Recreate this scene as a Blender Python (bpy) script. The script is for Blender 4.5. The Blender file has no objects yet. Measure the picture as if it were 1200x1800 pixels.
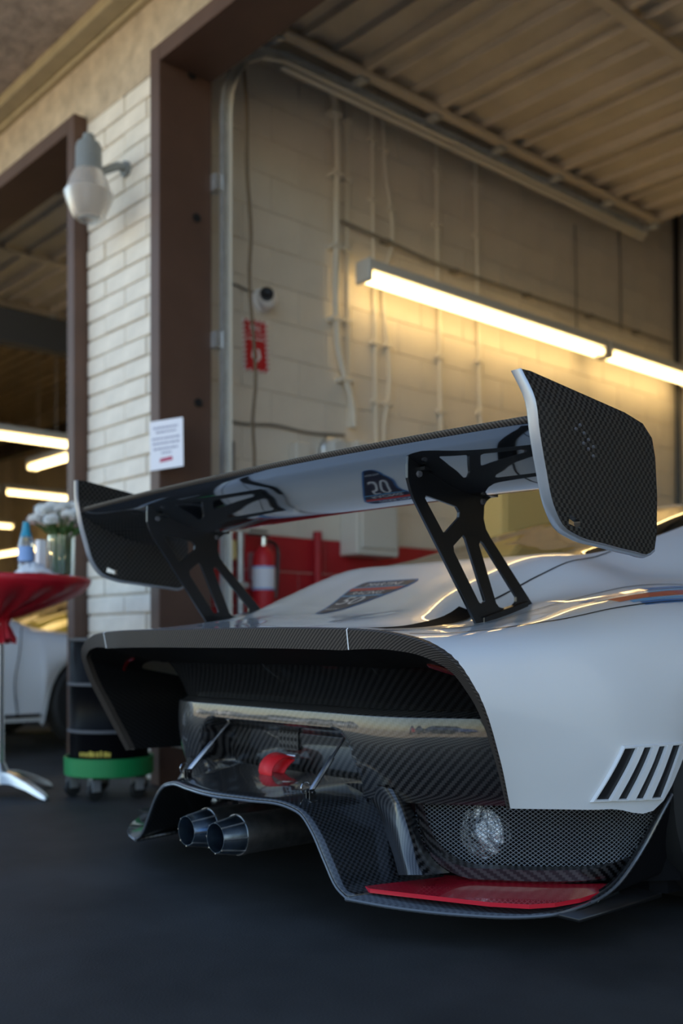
import bpy, bmesh, math, random
from mathutils import Vector, Matrix
from mathutils.bvhtree import BVHTree
random.seed(7)
SC = bpy.context.scene
COL = SC.collection
PI = math.pi
# ------------------------------------------------------------------ camera
FPX, CX, HY, CAMH = 1800.0, 600.0, 1130.0, 0.70      # focal length, optical axis and horizon in 1200x1800 pixels
YAW = math.atan2(1600, 1800)                          # facade (X) vanishing point sits 1600 px left of the axis
FW = Vector((-math.cos(YAW), math.sin(YAW), 0)); RT = Vector((math.sin(YAW), math.cos(YAW), 0))
cd = bpy.data.cameras.new('camera'); cam = bpy.data.objects.new('camera', cd); COL.objects.link(cam)
cd.sensor_fit = 'VERTICAL'; cd.sensor_height = 36; cd.sensor_width = 24; cd.lens = 36
cd.shift_y = (HY-900)/1800
cd.clip_start = 0.05; cd.clip_end = 300
cam.location = (0, 0, CAMH)
cam.rotation_euler = FW.to_track_quat('-Z', 'Y').to_euler()
cd.dof.use_dof = True; cd.dof.focus_distance = 2.3; cd.dof.aperture_fstop = 2.0
SC.camera = cam
# ------------------------------------------------------------------ sky, sun, exposure
wd = bpy.data.worlds.new('sky'); SC.world = wd; wd.use_nodes = True
nt = wd.node_tree; nt.nodes.clear()
wo = nt.nodes.new('ShaderNodeOutputWorld'); bg = nt.nodes.new('ShaderNodeBackground')
sk = nt.nodes.new('ShaderNodeTexSky'); sk.sky_type = 'NISHITA'; sk.sun_disc = False
sk.sun_elevation = math.radians(42); sk.sun_rotation = math.radians(20); sk.air_density = 1.2; sk.dust_density = .6; sk.ozone_density = 1.5
nt.links.new(sk.outputs[0], bg.inputs[0]); bg.inputs[1].default_value = 0.14
nt.links.new(bg.outputs[0], wo.inputs[0])
sl = bpy.data.lights.new('sun', 'SUN'); sl.energy = 5.5; sl.angle = math.radians(0.5); sl.color = (1, .93, .82)
so = bpy.data.objects.new('sun', sl); COL.objects.link(so)
so.rotation_euler = Vector((-.27, -.69, -.67)).to_track_quat('-Z', 'Y').to_euler()
SC.view_settings.view_transform = 'Standard'; SC.view_settings.look = 'None'
SC.view_settings.gamma = 1; SC.view_settings.use_curve_mapping = False
SC.view_settings.exposure = 1.42

# ------------------------------------------------------------------ pixel helpers (a pixel gives a direction; the plane gives the distance)
def ray(px, py): return FW + RT*((px-CX)/FPX) + Vector((0, 0, (HY-py)/FPX))
C0 = Vector((0, 0, CAMH))
def atX(px, py, X): d = ray(px, py); return C0 + d*(X/d.x)
def atY(px, py, Y): d = ray(px, py); return C0 + d*(Y/d.y)
def atZ(px, py, Z): d = ray(px, py); return C0 + d*((Z-CAMH)/d.z)

# ------------------------------------------------------------------ materials
def newmat(name):
    m = bpy.data.materials.new(name); m.use_nodes = True
    return m, m.node_tree, m.node_tree.nodes['Principled BSDF']
def mat(name, col, rough=.5, metal=0, coat=0, coat_rough=.03, noise=0, nscale=8, bump=0, bscale=40, bdist=.002, trans=0, ior=1.5, emit=None, estr=0, spec=.5, alpha=1, sss=0):
    m, t, b = newmat(name)
    b.inputs['Base Color'].default_value = (*col, 1); b.inputs['Roughness'].default_value = rough
    b.inputs['Metallic'].default_value = metal; b.inputs['Coat Weight'].default_value = coat
    b.inputs['Coat Roughness'].default_value = coat_rough; b.inputs['IOR'].default_value = ior
    b.inputs['Transmission Weight'].default_value = trans; b.inputs['Specular IOR Level'].default_value = spec
    b.inputs['Alpha'].default_value = alpha
    if emit: b.inputs['Emission Color'].default_value = (*emit, 1); b.inputs['Emission Strength'].default_value = estr
    if noise or bump: tc = t.nodes.new('ShaderNodeTexCoord')
    if noise:
        n = t.nodes.new('ShaderNodeTexNoise'); n.inputs['Scale'].default_value = nscale; n.inputs['Detail'].default_value = 6; n.inputs['Roughness'].default_value = .6
        t.links.new(tc.outputs['Object'], n.inputs['Vector'])
        r = t.nodes.new('ShaderNodeMapRange'); r.inputs[1].default_value = .3; r.inputs[2].default_value = .7
        r.inputs[3].default_value = 1-noise; r.inputs[4].default_value = 1+noise
        t.links.new(n.outputs[0], r.inputs[0])
        mx = t.nodes.new('ShaderNodeVectorMath'); mx.operation = 'SCALE'; mx.inputs[0].default_value = col
        t.links.new(r.outputs[0], mx.inputs['Scale']); t.links.new(mx.outputs[0], b.inputs['Base Color'])
    if bump:
        n = t.nodes.new('ShaderNodeTexNoise'); n.inputs['Scale'].default_value = bscale; n.inputs['Detail'].default_value = 5
        t.links.new(tc.outputs['Object'], n.inputs['Vector'])
        bp = t.nodes.new('ShaderNodeBump'); bp.inputs['Strength'].default_value = bump; bp.inputs['Distance'].default_value = bdist
        t.links.new(n.outputs[0], bp.inputs['Height']); t.links.new(bp.outputs[0], b.inputs['Normal'])
    return m
def carbon(name, cell, n=4, lo=(.003, .0032, .004), hi=(.026, .026, .028), rough=.35, coat=1.0, crough=.03, cior=1.5):
    """woven fibre: n=4 gives a 2x2 twill, n=2 a plain weave; UVs are in metres"""
    m, t, b = newmat(name)
    uv = t.nodes.new('ShaderNodeTexCoord'); sp = t.nodes.new('ShaderNodeSeparateXYZ'); t.links.new(uv.outputs['UV'], sp.inputs[0])
    def mth(op, a, bb):
        k = t.nodes.new('ShaderNodeMath'); k.operation = op
        for i, v in enumerate((a, bb)):
            if v is None: continue
            if isinstance(v, (int, float)): k.inputs[i].default_value = v
            else: t.links.new(v, k.inputs[i])
        return k.outputs[0]
    fx = mth('DIVIDE', sp.outputs[0], cell); fy = mth('DIVIDE', sp.outputs[1], cell)
    s = mth('ADD', mth('FLOOR', fx, None), mth('FLOOR', fy, None))
    w = mth('LESS_THAN', mth('FLOORED_MODULO', s, n), n/2)
    mx = t.nodes.new('ShaderNodeMix'); mx.data_type = 'RGBA'
    mx.inputs['A'].default_value = (*lo, 1); mx.inputs['B'].default_value = (*hi, 1)
    t.links.new(w, mx.inputs['Factor']); t.links.new(mx.outputs['Result'], b.inputs['Base Color'])
    b.inputs['Roughness'].default_value = rough; b.inputs['Coat Weight'].default_value = coat
    b.inputs['Specular IOR Level'].default_value = min(.5, .1+coat)
    b.inputs['Coat Roughness'].default_value = crough; b.inputs['Coat IOR'].default_value = cior
    return m
M = {}
def setmats():
    M['asphalt'] = mat('asphalt', (.023, .0222, .0215), .68, noise=.5, nscale=3.0, bump=.35, bscale=160, bdist=.002)
    M['lot'] = mat('sunlit_lot', (.42, .33, .22), .9, noise=.2, nscale=.6)
    M['brick'] = mat('painted_brick', (.82, .76, .66), .75, noise=.10, nscale=7, bump=.5, bscale=28, bdist=.006)
    M['mortar'] = mat('painted_mortar', (.60, .54, .44), .85, noise=.1, nscale=9)
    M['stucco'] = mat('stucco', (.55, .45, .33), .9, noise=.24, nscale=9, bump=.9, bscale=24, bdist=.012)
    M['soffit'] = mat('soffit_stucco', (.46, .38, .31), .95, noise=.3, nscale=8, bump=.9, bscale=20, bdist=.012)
    M['trim'] = mat('soffit_trim', (.48, .40, .24), .7, noise=.1)
    M['brown'] = mat('brown_steel', (.10, .053, .036), .55, noise=.12, nscale=5)
    M['hole'] = mat('black_hole', (.006, .006, .006), .8)
    M['cmu'] = mat('cream_block', (.68, .62, .53), .7, noise=.06, nscale=4, bump=.25, bscale=60, bdist=.002)
    M['cmujoint'] = mat('cream_joint', (.66, .60, .51), .85)
    M['redpaint'] = mat('red_paint', (.42, .012, .018), .55, noise=.08, nscale=4)
    M['creampipe'] = mat('cream_pipe', (.72, .67, .57), .5)
    M['galv'] = mat('galvanised', (.55, .57, .58), .4, metal=.7, noise=.15, nscale=18)
    M['doorsheet'] = mat('door_sheet', (.54, .46, .35), .5, noise=.14, nscale=3)
    M['rope'] = mat('rope', (.20, .15, .10), .9)
    M['greywire'] = mat('grey_wire', (.24, .22, .19), .8)
    M['lampwhite'] = mat('lamp_white', (.6, .6, .57), .4)
    M['tube'] = mat('lit_tube', (1, .9, .7), .5, emit=(1, .70, .30), estr=3.0)
    M['signred'] = mat('sign_red', (.55, .012, .02), .5)
    M['white'] = mat('plain_white', (.78, .78, .78), .5)
    M['paper'] = mat('paper', (.80, .80, .86), .7)
    M['ink'] = mat('ink_grey', (.25, .25, .36), .7)
    M['inkred'] = mat('ink_red', (.45, .05, .12), .7)
    M['black'] = mat('black_plastic', (.012, .012, .013), .35)
    M['satinblack'] = mat('satin_black', (.008, .008, .009), .32, coat=.3, coat_rough=.2)
    M['sconcegrey'] = mat('sconce_grey', (.24, .26, .26), .5, noise=.1)
    M['refract'] = mat('prismatic_glass', (.60, .55, .50), .35, trans=.4, ior=1.3)
    M['beam'] = mat('dark_beam', (.05, .045, .04), .8)
    M['paint'] = mat('white_paint', (.78, .79, .80), .32, coat=1, coat_rough=.02)
    M['chrome'] = mat('chrome', (.7, .7, .72), .12, metal=1)
    M['steel'] = mat('steel', (.5, .5, .52), .3, metal=1)
    M['titan'] = mat('titanium', (.46, .43, .40), .42, metal=1, noise=.25, nscale=30)
    M['titanblue'] = mat('blued_titanium', (.34, .42, .50), .26, metal=1, noise=.45, nscale=26)
    M['strap'] = mat('red_webbing', (.75, .012, .02), .55)
    M['redgloss'] = mat('red_gloss', (.62, .012, .03), .25, coat=1)
    M['redlens'] = mat('red_lens', (.07, .001, .002), .1, coat=1)
    M['glass'] = mat('tinted_glass', (.012, .010, .008), .03, ior=1.5)
    M['rubber'] = mat('rubber', (.012, .012, .012), .7)
    M['navy'] = mat('decal_navy', (.018, .022, .05), .4, coat=.6)
    M['blue'] = mat('decal_blue', (.02, .16, .40), .4, coat=.6)
    M['lblue'] = mat('decal_light_blue', (.12, .38, .62), .4, coat=.6)
    M['dred'] = mat('decal_red', (.50, .03, .03), .4, coat=.6)
    M['dwhite'] = mat('decal_white', (.8, .8, .8), .4, coat=.6)
    M['gap'] = mat('panel_gap', (.01, .01, .012), .6)
    M['foil'] = mat('crumpled_foil', (.75, .77, .8), .25, metal=1, bump=1.0, bscale=38, bdist=.02)
    M['meshwire'] = mat('mesh_wire', (.50, .54, .58), .4, metal=.6)
    M['twill'] = carbon('gloss_twill', .0062, lo=(.002, .002, .0025), hi=(.042, .040, .040))
    M['twilldark'] = carbon('dark_twill', .0058, lo=(.0012, .0012, .0014), hi=(.009, .009, .010), coat=.06, rough=.6)
    M['twillfine'] = carbon('satin_twill', .0026, lo=(.018, .0145, .0125), hi=(.085, .070, .060), rough=.5, coat=.12, crough=.3)
    M['plain'] = carbon('plain_weave', .0092, n=2, lo=(.002, .002, .0025), hi=(.050, .046, .041), rough=.6, coat=.25, crough=.06)
    M['plaind'] = carbon('plain_weave_diffuser', .0085, n=2, lo=(.003, .0035, .004), hi=(.026, .028, .032))
    M['gloss'] = mat('gloss_black', (.010, .011, .013), .05, coat=1, coat_rough=.01, ior=2.0, spec=.8)
    M['edge'] = mat('edge_silver', (.42, .45, .50), .3, metal=.5)
    M['edgedark'] = mat('edge_dark', (.09, .10, .115), .25, coat=.6)
    M['void'] = mat('void_black', (.004, .004, .005), .75, bump=.4, bscale=120, spec=.12)
    M['green'] = mat('green_plastic', (.01, .25, .07), .45)
    M['drum'] = mat('drum_black', (.004, .004, .005), .3, spec=.06)
    M['yellowink'] = mat('yellow_ink', (.55, .42, .05), .5)
    M['cloth'] = mat('red_cloth', (.55, .01, .025), .5, noise=.1)
    M['yellow'] = mat('yellow_paint', (.62, .42, .01), .3, coat=1)
    M['cabyellow'] = mat('cabinet_yellow', (.82, .62, .24), .5)
    M['petal'] = mat('petal', (.95, .95, .93), .6)
    M['leaf'] = mat('leaf', (.06, .14, .03), .6)
    M['vglass'] = mat('clear_glass', (.92, .97, .95), .02, trans=1, ior=1.45)
    M['water'] = mat('bottle_plastic', (.8, .9, .95), .08, trans=.85, ior=1.3)
    M['cap'] = mat('blue_cap', (.02, .30, .45), .4)
    M['labelblue'] = mat('label_blue', (.25, .42, .75), .5)
    M['boxgrey'] = mat('panel_cream', (.66, .63, .56), .45)
    M['darkgrey'] = mat('dark_grey', (.10, .10, .11), .6)
    M['silverpaint'] = mat('silver_paint', (.45, .46, .48), .3, metal=.4, coat=1)
    M['bluepaint'] = mat('blue_paint', (.02, .05, .20), .3, coat=1)
    M['darkpaint'] = mat('dark_paint', (.015, .015, .018), .3, coat=1)
    M['redpaintcar'] = mat('red_car_paint', (.45, .02, .02), .3, coat=1)
    M['alu'] = mat('aluminium', (.62, .63, .65), .3, metal=.9)
setmats()

# ------------------------------------------------------------------ mesh helpers
class MB:
    def __init__(s): s.v = []; s.f = []; s.uv = {}
    def add(s, vs, fs):
        o = len(s.v); s.v += [Vector(p) for p in vs]; s.f += [tuple(i+o for i in f) for f in fs]; return o
    def box(s, lo, hi):
        x0, y0, z0 = lo; x1, y1, z1 = hi
        s.add([(x0,y0,z0),(x1,y0,z0),(x1,y1,z0),(x0,y1,z0),(x0,y0,z1),(x1,y0,z1),(x1,y1,z1),(x0,y1,z1)],
              [(0,3,2,1),(4,5,6,7),(0,1,5,4),(1,2,6,5),(2,3,7,6),(3,0,4,7)]); return s
    def ring(s, pts_list, closed=True, caps=True):
        """loft rings of equal length"""
        n = len(pts_list[0]); o = len(s.v)
        for r in pts_list: s.v += [Vector(p) for p in r]
        for i in range(len(pts_list)-1):
            for j in range(n if closed else n-1):
                k = (j+1) % n
                s.f.append((o+i*n+j, o+i*n+k, o+(i+1)*n+k, o+(i+1)*n+j))
        if caps and closed:
            s.f.append(tuple(o+j for j in reversed(range(n)))); s.f.append(tuple(o+(len(pts_list)-1)*n+j for j in range(n)))
        return s
    def cyl(s, p0, p1, r0, r1=None, n=12, caps=True):
        return s.tube([p0, p1], [r0, r0 if r1 is None else r1], n, caps)
    def tube(s, path, r, n=8, caps=True):
        path = [Vector(p) for p in path]; m = len(path)
        rs = r if isinstance(r, (list, tuple)) else [r]*m
        rings = []; up = None
        for i, p in enumerate(path):
            d = (path[min(i+1, m-1)] - path[max(i-1, 0)])
            if d.length < 1e-9: d = Vector((0, 0, 1))
            d.normalize()
            if up is None: up = Vector((0, 0, 1)) if abs(d.z) < .9 else Vector((1, 0, 0))
            a = d.cross(up)
            if a.length < 1e-5: a = d.orthogonal()
            a.normalize(); b = a.cross(d).normalized(); up = b
            rings.append([p + (a*math.cos(2*PI*k/n) + b*math.sin(2*PI*k/n))*rs[i] for k in range(n)])
        return s.ring(rings, True, caps)
    def lathe(s, prof, c=(0,0,0), n=24, axis='z', caps=True):
        c = Vector(c); rings = []
        for r, h in prof:
            ringp = []
            for k in range(n):
                a = 2*PI*k/n; u, w = r*math.cos(a), r*math.sin(a)
                ringp.append(c + (Vector((u, w, h)) if axis == 'z' else Vector((h, u, w)) if axis == 'x' else Vector((w, h, u))))
            rings.append(ringp)
        return s.ring(rings, True, caps)
    def grid(s, P, closed=False):
        """P[i][j] -> quads, with UVs in metres along both directions"""
        ni, nj = len(P), len(P[0]); o = len(s.v)
        for row in P: s.v += [Vector(p) for p in row]
        mi = max(range(ni), key=lambda i: sum((P[i][j+1]-P[i][j]).length for j in range(nj-1)))
        mj = max(range(nj), key=lambda j: sum((P[i+1][j]-P[i][j]).length for i in range(ni-1)))
        U = [0.0]; V = [0.0]
        for j in range(nj-1): U.append(U[-1] + (P[mi][j+1]-P[mi][j]).length)
        for i in range(ni-1): V.append(V[-1] + (P[i+1][mj]-P[i][mj]).length)
        for i in range(ni):
            for j in range(nj): s.uv[o+i*nj+j] = (U[j], V[i])
        for i in range(ni-1):
            for j in range(nj-1):
                a = o+i*nj+j; s.f.append((a, a+1, a+nj+1, a+nj))
        return s
    def prism(s, poly, off):
        """poly: 3D points in a plane; off: extrusion vector"""
        n = len(poly); off = Vector(off)
        return s.ring([[Vector(p) for p in poly], [Vector(p)+off for p in poly]], True, True)
    def build(s, name, m, parent=None, smooth=True, bevel=0, origin=None, seg=1, solid=0, angle=35, soff=-1):
        me = bpy.data.meshes.new(name)
        og = Vector(origin) if origin is not None else Vector((0, 0, 0))
        me.from_pydata([v-og for v in s.v], [], s.f); me.validate(); me.update()
        uvl = me.uv_layers.new(name='uv')
        for p in me.polygons:
            n = p.normal; ax = max(range(3), key=lambda i: abs(n[i]))
            for li in p.loop_indices:
                vi = me.loops[li].vertex_index
                if vi in s.uv: uvl.data[li].uv = s.uv[vi]
                else:
                    c = s.v[vi]; uvl.data[li].uv = (c[(ax+1) % 3], c[(ax+2) % 3])
        if smooth:
            me.polygons.foreach_set('use_smooth', [True]*len(me.polygons))
            if angle: me.set_sharp_from_angle(angle=math.radians(angle))
        me.materials.append(M[m] if isinstance(m, str) else m)
        o = bpy.data.objects.new(name, me); COL.objects.link(o); o.location = og
        if parent is not None: adopt(o, parent)
        if solid:
            md = o.modifiers.new('thick', 'SOLIDIFY'); md.thickness = solid; md.offset = soff
        if bevel:
            md = o.modifiers.new('bevel', 'BEVEL'); md.width = bevel; md.segments = seg; md.limit_method = 'ANGLE'
        return o
def wloc(o):
    l = o.location.copy()
    while o.parent is not None: o = o.parent; l += o.location
    return l
def adopt(o, parent):
    """parent a world-placed object; no ancestor is rotated, so a translation keeps it in place"""
    wp = wloc(parent); o.parent = parent; o.location = o.location - wp
def tag(o, label=None, cat=None, group=None, kind=None):
    if label: o['label'] = label
    if cat: o['category'] = cat
    if group: o['group'] = group
    if kind: o['kind'] = kind
    return o
def thing(name, label, cat, loc, group=None, kind=None):
    o = bpy.data.objects.new(name, None); COL.objects.link(o); o.location = loc; o.empty_display_size = .1
    return tag(o, label, cat, group, kind)
def struct(name, label, cat='structure', loc=(0,0,0)):
    o = bpy.data.objects.new(name, None); COL.objects.link(o); o.location = loc
    return tag(o, label, cat, None, 'structure')
def clone(o, name, loc, parent=None, rot=None):
    """copy that shares mesh data"""
    c = bpy.data.objects.new(name, o.data); COL.objects.link(c); c.location = loc
    if rot: c.rotation_euler = rot
    for md in o.modifiers:
        k = c.modifiers.new(md.name, md.type)
        for a in ('width', 'segments', 'limit_method', 'thickness', 'offset'):
            if hasattr(md, a): setattr(k, a, getattr(md, a))
    if parent is not None: adopt(c, parent)
    return c
def copy_tree(o, loc, rz=None):
    r = o.copy(); COL.objects.link(r); r.location = loc
    if rz is not None: r.rotation_euler.z = rz
    for ch in list(o.children):
        c = ch.copy(); COL.objects.link(c); c.parent = r
        for g in list(ch.children):
            d = g.copy(); COL.objects.link(d); d.parent = c
    return r
def flat(name, loops, fn, thick, m, parent=None, bevel=0):
    """solid plate from 2D loops (the first is the outline, the others are holes); fn maps (u,v,w) to world"""
    cu = bpy.data.curves.new(name+'_outline', 'CURVE'); cu.dimensions = '2D'; cu.fill_mode = 'BOTH'; cu.extrude = .5
    for lp in loops:
        sp = cu.splines.new('POLY'); sp.points.add(len(lp)-1); sp.use_cyclic_u = True
        for p, q in zip(sp.points, lp): p.co = (q[0], q[1], 0, 1)
    ob = bpy.data.objects.new('tmp', cu); COL.objects.link(ob)
    dg = bpy.context.evaluated_depsgraph_get(); me0 = bpy.data.meshes.new_from_object(ob.evaluated_get(dg))
    b = MB(); b.add([fn(v.co.x, v.co.y, v.co.z*thick) for v in me0.vertices], [tuple(p.vertices) for p in me0.polygons])
    bpy.data.objects.remove(ob); bpy.data.curves.remove(cu); bpy.data.meshes.remove(me0)
    o = b.build(name, m, parent, smooth=False, bevel=bevel)
    bm = bmesh.new(); bm.from_mesh(o.data); bmesh.ops.remove_doubles(bm, verts=bm.verts, dist=1e-5)
    bmesh.ops.recalc_face_normals(bm, faces=bm.faces); bm.to_mesh(o.data); bm.free()
    return o
def text_mesh(s, size=1, align='CENTER'):
    cu = bpy.data.curves.new('txt', 'FONT'); cu.body = s; cu.size = size; cu.align_x = align; cu.align_y = 'CENTER'; cu.resolution_u = 3
    ob = bpy.data.objects.new('tmp', cu); COL.objects.link(ob)
    dg = bpy.context.evaluated_depsgraph_get(); me = bpy.data.meshes.new_from_object(ob.evaluated_get(dg))
    r = ([v.co.copy() for v in me.vertices], [tuple(p.vertices) for p in me.polygons])
    bpy.data.objects.remove(ob); bpy.data.curves.remove(cu); bpy.data.meshes.remove(me)
    return r
def hermite(ts, ps, t):
    n = len(ts)
    k = 0
    while k < n-2 and t > ts[k+1]: k += 1
    h = ts[k+1]-ts[k]; s = (t-ts[k])/h
    def tan(i):
        if i == 0: return (ps[1]-ps[0])/(ts[1]-ts[0])
        if i == n-1: return (ps[-1]-ps[-2])/(ts[-1]-ts[-2])
        d0 = (ps[i]-ps[i-1])/(ts[i]-ts[i-1]); d1 = (ps[i+1]-ps[i])/(ts[i+1]-ts[i])
        a = ts[i+1]-ts[i]; b = ts[i]-ts[i-1]
        return (d0*a + d1*b)/(a+b)
    m0, m1 = tan(k)*h, tan(k+1)*h
    s2, s3 = s*s, s*s*s
    return ps[k]*(2*s3-3*s2+1) + m0*(s3-2*s2+s) + ps[k+1]*(-2*s3+3*s2) + m1*(s3-s2)
def spline(pts, n):
    pts = [Vector(p) for p in pts]; ts = [0.0]
    for a, b in zip(pts, pts[1:]): ts.append(ts[-1]+max((b-a).length, 1e-6))
    return [hermite(ts, pts, ts[-1]*i/(n-1)) for i in range(n)]
def net(stations, nu, nv):
    """smooth interpolating surface through a control net; returns rows along v plus their (u,v) control parameters"""
    K = len(stations[0]); L = len(stations)
    us = [i*(K-1)/((K-1)*nu) for i in range((K-1)*nu+1)]
    rows = []
    for st in stations:
        st = [Vector(p) for p in st]; ts = [0.0]
        for a, b in zip(st, st[1:]): ts.append(ts[-1]+max((b-a).length, 1e-4))
        row = []
        for u in us:
            k = min(int(u), K-2); row.append(hermite(ts, st, ts[k]+(u-k)*(ts[k+1]-ts[k])))
        rows.append(row)
    vs = [i/nv for i in range((L-1)*nv+1)]
    # chord length along the middle column
    tv = [0.0]; mid = len(us)//3
    for a, b in zip(rows, rows[1:]): tv.append(tv[-1]+max((b[mid]-a[mid]).length, 1e-4))
    out = []
    for v in vs:
        k = min(int(v), L-2); t = tv[k]+(v-k)*(tv[k+1]-tv[k])
        out.append([hermite(tv, [rows[l][j] for l in range(L)], t) for j in range(len(us))])
    return out, us, vs
def subset(P, us, vs, test):
    """split a net into meshes by a key function"""
    res = {}
    for i in range(len(vs)-1):
        for j in range(len(us)-1):
            c = (P[i][j]+P[i+1][j+1])*.5
            k = test((us[j]+us[j+1])/2, (vs[i]+vs[i+1])/2, c)
            if k is None: continue
            b, mp = res.setdefault(k, (MB(), {}))
            idx = []
            for (a, d) in ((i, j), (i, j+1), (i+1, j+1), (i+1, j)):
                if (a, d) not in mp: mp[(a, d)] = len(b.v); b.v.append(P[a][d])
                idx.append(mp[(a, d)])
            b.f.append(tuple(idx))
    return {k: v[0] for k, v in res.items()}
def mirrorP(P, xc): return [[Vector((2*xc-p.x, p.y, p.z)) for p in reversed(r)] for r in P]
# ================================================================== THE SETTING
YF = 2.74                       # front face of the brick facade
XW = -4.60                      # face of the block wall inside the bay
tag(MB().box((-18, -4.5, -.3), (7, 8.2, 0)).build('floor', 'asphalt', smooth=False), 'dark asphalt floor under the white race car', 'floor', kind='structure')
tag(MB().box((-60, -80, -.32), (60, -4.5, -.01)).build('ground', 'lot', smooth=False), 'sunlit sandy parking lot behind the camera', 'ground', kind='structure')
# canopy soffit and ceiling
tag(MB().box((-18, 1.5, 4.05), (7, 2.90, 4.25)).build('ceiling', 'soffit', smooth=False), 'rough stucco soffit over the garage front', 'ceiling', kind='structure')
tb = MB().box((-18, 2.60, 3.985), (7, 2.70, 4.05)).box((-18, 2.70, 3.965), (7, 2.745, 4.05))
tag(tb.build('trim_1', 'trim', smooth=False, bevel=.006), 'tan moulding where the soffit meets the facade', 'trim', kind='structure')
cb = MB(); cb.box((-18, 2.94, 4.72), (7, 8.2, 4.9)).box((-18, 1.5, 4.25), (7, 2.94, 4.9))
for i in range(24): cb.box((-17.9, 3.05+i*.21, 4.68), (-5.05, 3.11+i*.21, 4.721))
tag(cb.build('ceiling_deck', 'doorsheet', smooth=False), 'ribbed metal roof deck above the garage bays', 'ceiling', kind='structure')
# facade: stucco, brick pier, mortar
wf = struct('wall_front', 'white painted brick and tan stucco garage facade', 'wall')
sb = MB()
sb.box((-9.5, YF, 3.63), (-5.22, 2.94, 4.75)).box((-5.22, YF, 3.595), (-4.42, 2.94, 4.75)).box((-4.42, YF, 3.63), (-.12, 2.94, 4.75))
sb.box((-.12, YF, 0), (7, 2.94, 4.75)).box((-18, YF, 0), (-9.5, 2.94, 4.75))
sb.build('stucco', 'stucco', wf, smooth=False)
MB().box((-5.215, YF+.016, 0), (-4.42, 2.94, 3.595)).build('mortar', 'mortar', wf, smooth=False)
bk = {}
for k in range(-9, 27):
    z0 = max(0, .853+.1016*k)+.004; z1 = .853+.1016*(k+1)-.004
    if z1 - z0 < .02: continue
    cuts = [-5.222, -5.02, -4.588, -4.42] if k % 2 else [-5.222, -4.808, -4.42]
    for a, b in zip(cuts, cuts[1:]):
        key = (round(b-a, 3), round(z1-z0, 3))
        o = Vector((a+.005, YF + random.uniform(-.005, .004), z0))
        if key not in bk:
            m_ = MB().box((0, 0, 0), (b-a-.01, .05, z1-z0)); c = bk[key] = m_.build('brick', 'brick', None, bevel=.007, seg=2)
            c.location = o; adopt(c, wf)
        else: clone(bk[key], 'brick', o, wf)
# block wall between the bays
wl = struct('wall_left', 'cream painted block wall with a red lower band', 'wall')
MB().box((-5.0, 2.94, 0), (XW-.006, 7.94, 4.72)).build('joint_bed', 'cmujoint', wl, smooth=False)
bl = {}
for r in range(-1, 23):
    z0 = .091+.2032*r; z1 = z0+.2032
    z0 = max(0, z0)
    y = 2.944 - (.2032 if r % 2 else 0); 
    while y < 7.93:
        a = max(y, 2.944); b = min(y+.4064, 7.935)
        if b-a > .03:
            red = z1 < 1.32
            key = (round(b-a, 3), round(z1-z0, 3), red)
            o = Vector((XW-.03, a+.002, z0+.002))
            if key not in bl:
                c = bl[key] = MB().box((0, 0, 0), (.03, b-a-.004, z1-z0-.004)).build('block', 'redpaint' if red else 'cmu', None, bevel=.0025)
                c.location = o; adopt(c, wl)
            else: clone(bl[key], 'block', o, wl)
        y += .4064
tag(MB().box((-18, 7.94, 0), (7, 8.15, 4.72)).build('wall_back', 'cmu', smooth=False), 'dim rear wall of the garage', 'wall', kind='structure')
tag(MB().box((2.6, 2.94, 0), (2.8, 7.94, 4.72)).build('wall_right', 'cmu', smooth=False), 'right side wall of the garage bay', 'wall', kind='structure')
tag(MB().box((-18.2, 2.94, 0), (-18, 8.15, 4.72)).build('wall_far_left', 'cmu', smooth=False), 'far side wall of the neighbouring bays', 'wall', kind='structure')
# brown steel door frames
f1 = struct('trim_2', 'brown steel frame around the open garage door beside the brick pier', 'door frame')
MB().box((-4.42, 2.66, 0), (-4.335, 2.97, 3.635)).build('jamb', 'brown', f1, smooth=False, bevel=.004)
MB().box((-.21, 2.66, 0), (-.12, 2.97, 3.635)).build('jamb', 'brown', f1, smooth=False, bevel=.004)
MB().box((-4.335, 2.66, 3.55), (-.21, 2.97, 3.635)).build('head', 'brown', f1, smooth=False, bevel=.004)
for px, py in ((337, 132), (345, 383), (348, 708), (350, 1060)):
    p = atX(px, py, -4.333); MB().cyl(p-Vector((.004, 0, 0)), p+Vector((.006, 0, 0)), .022, n=12).build('bolt_hole', 'hole', f1)
f2 = struct('trim_3', 'brown steel frame of the left garage door', 'door frame')
MB().box((-5.305, 2.66, 0), (-5.222, 2.97, 3.635)).build('jamb', 'brown', f2, smooth=False, bevel=.004)
MB().box((-9.5, 2.66, 0), (-9.42, 2.97, 3.635)).build('jamb', 'brown', f2, smooth=False, bevel=.004)
MB().box((-9.42, 2.66, 3.55), (-5.305, 2.97, 3.635)).build('head', 'brown', f2, smooth=False, bevel=.004)
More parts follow.
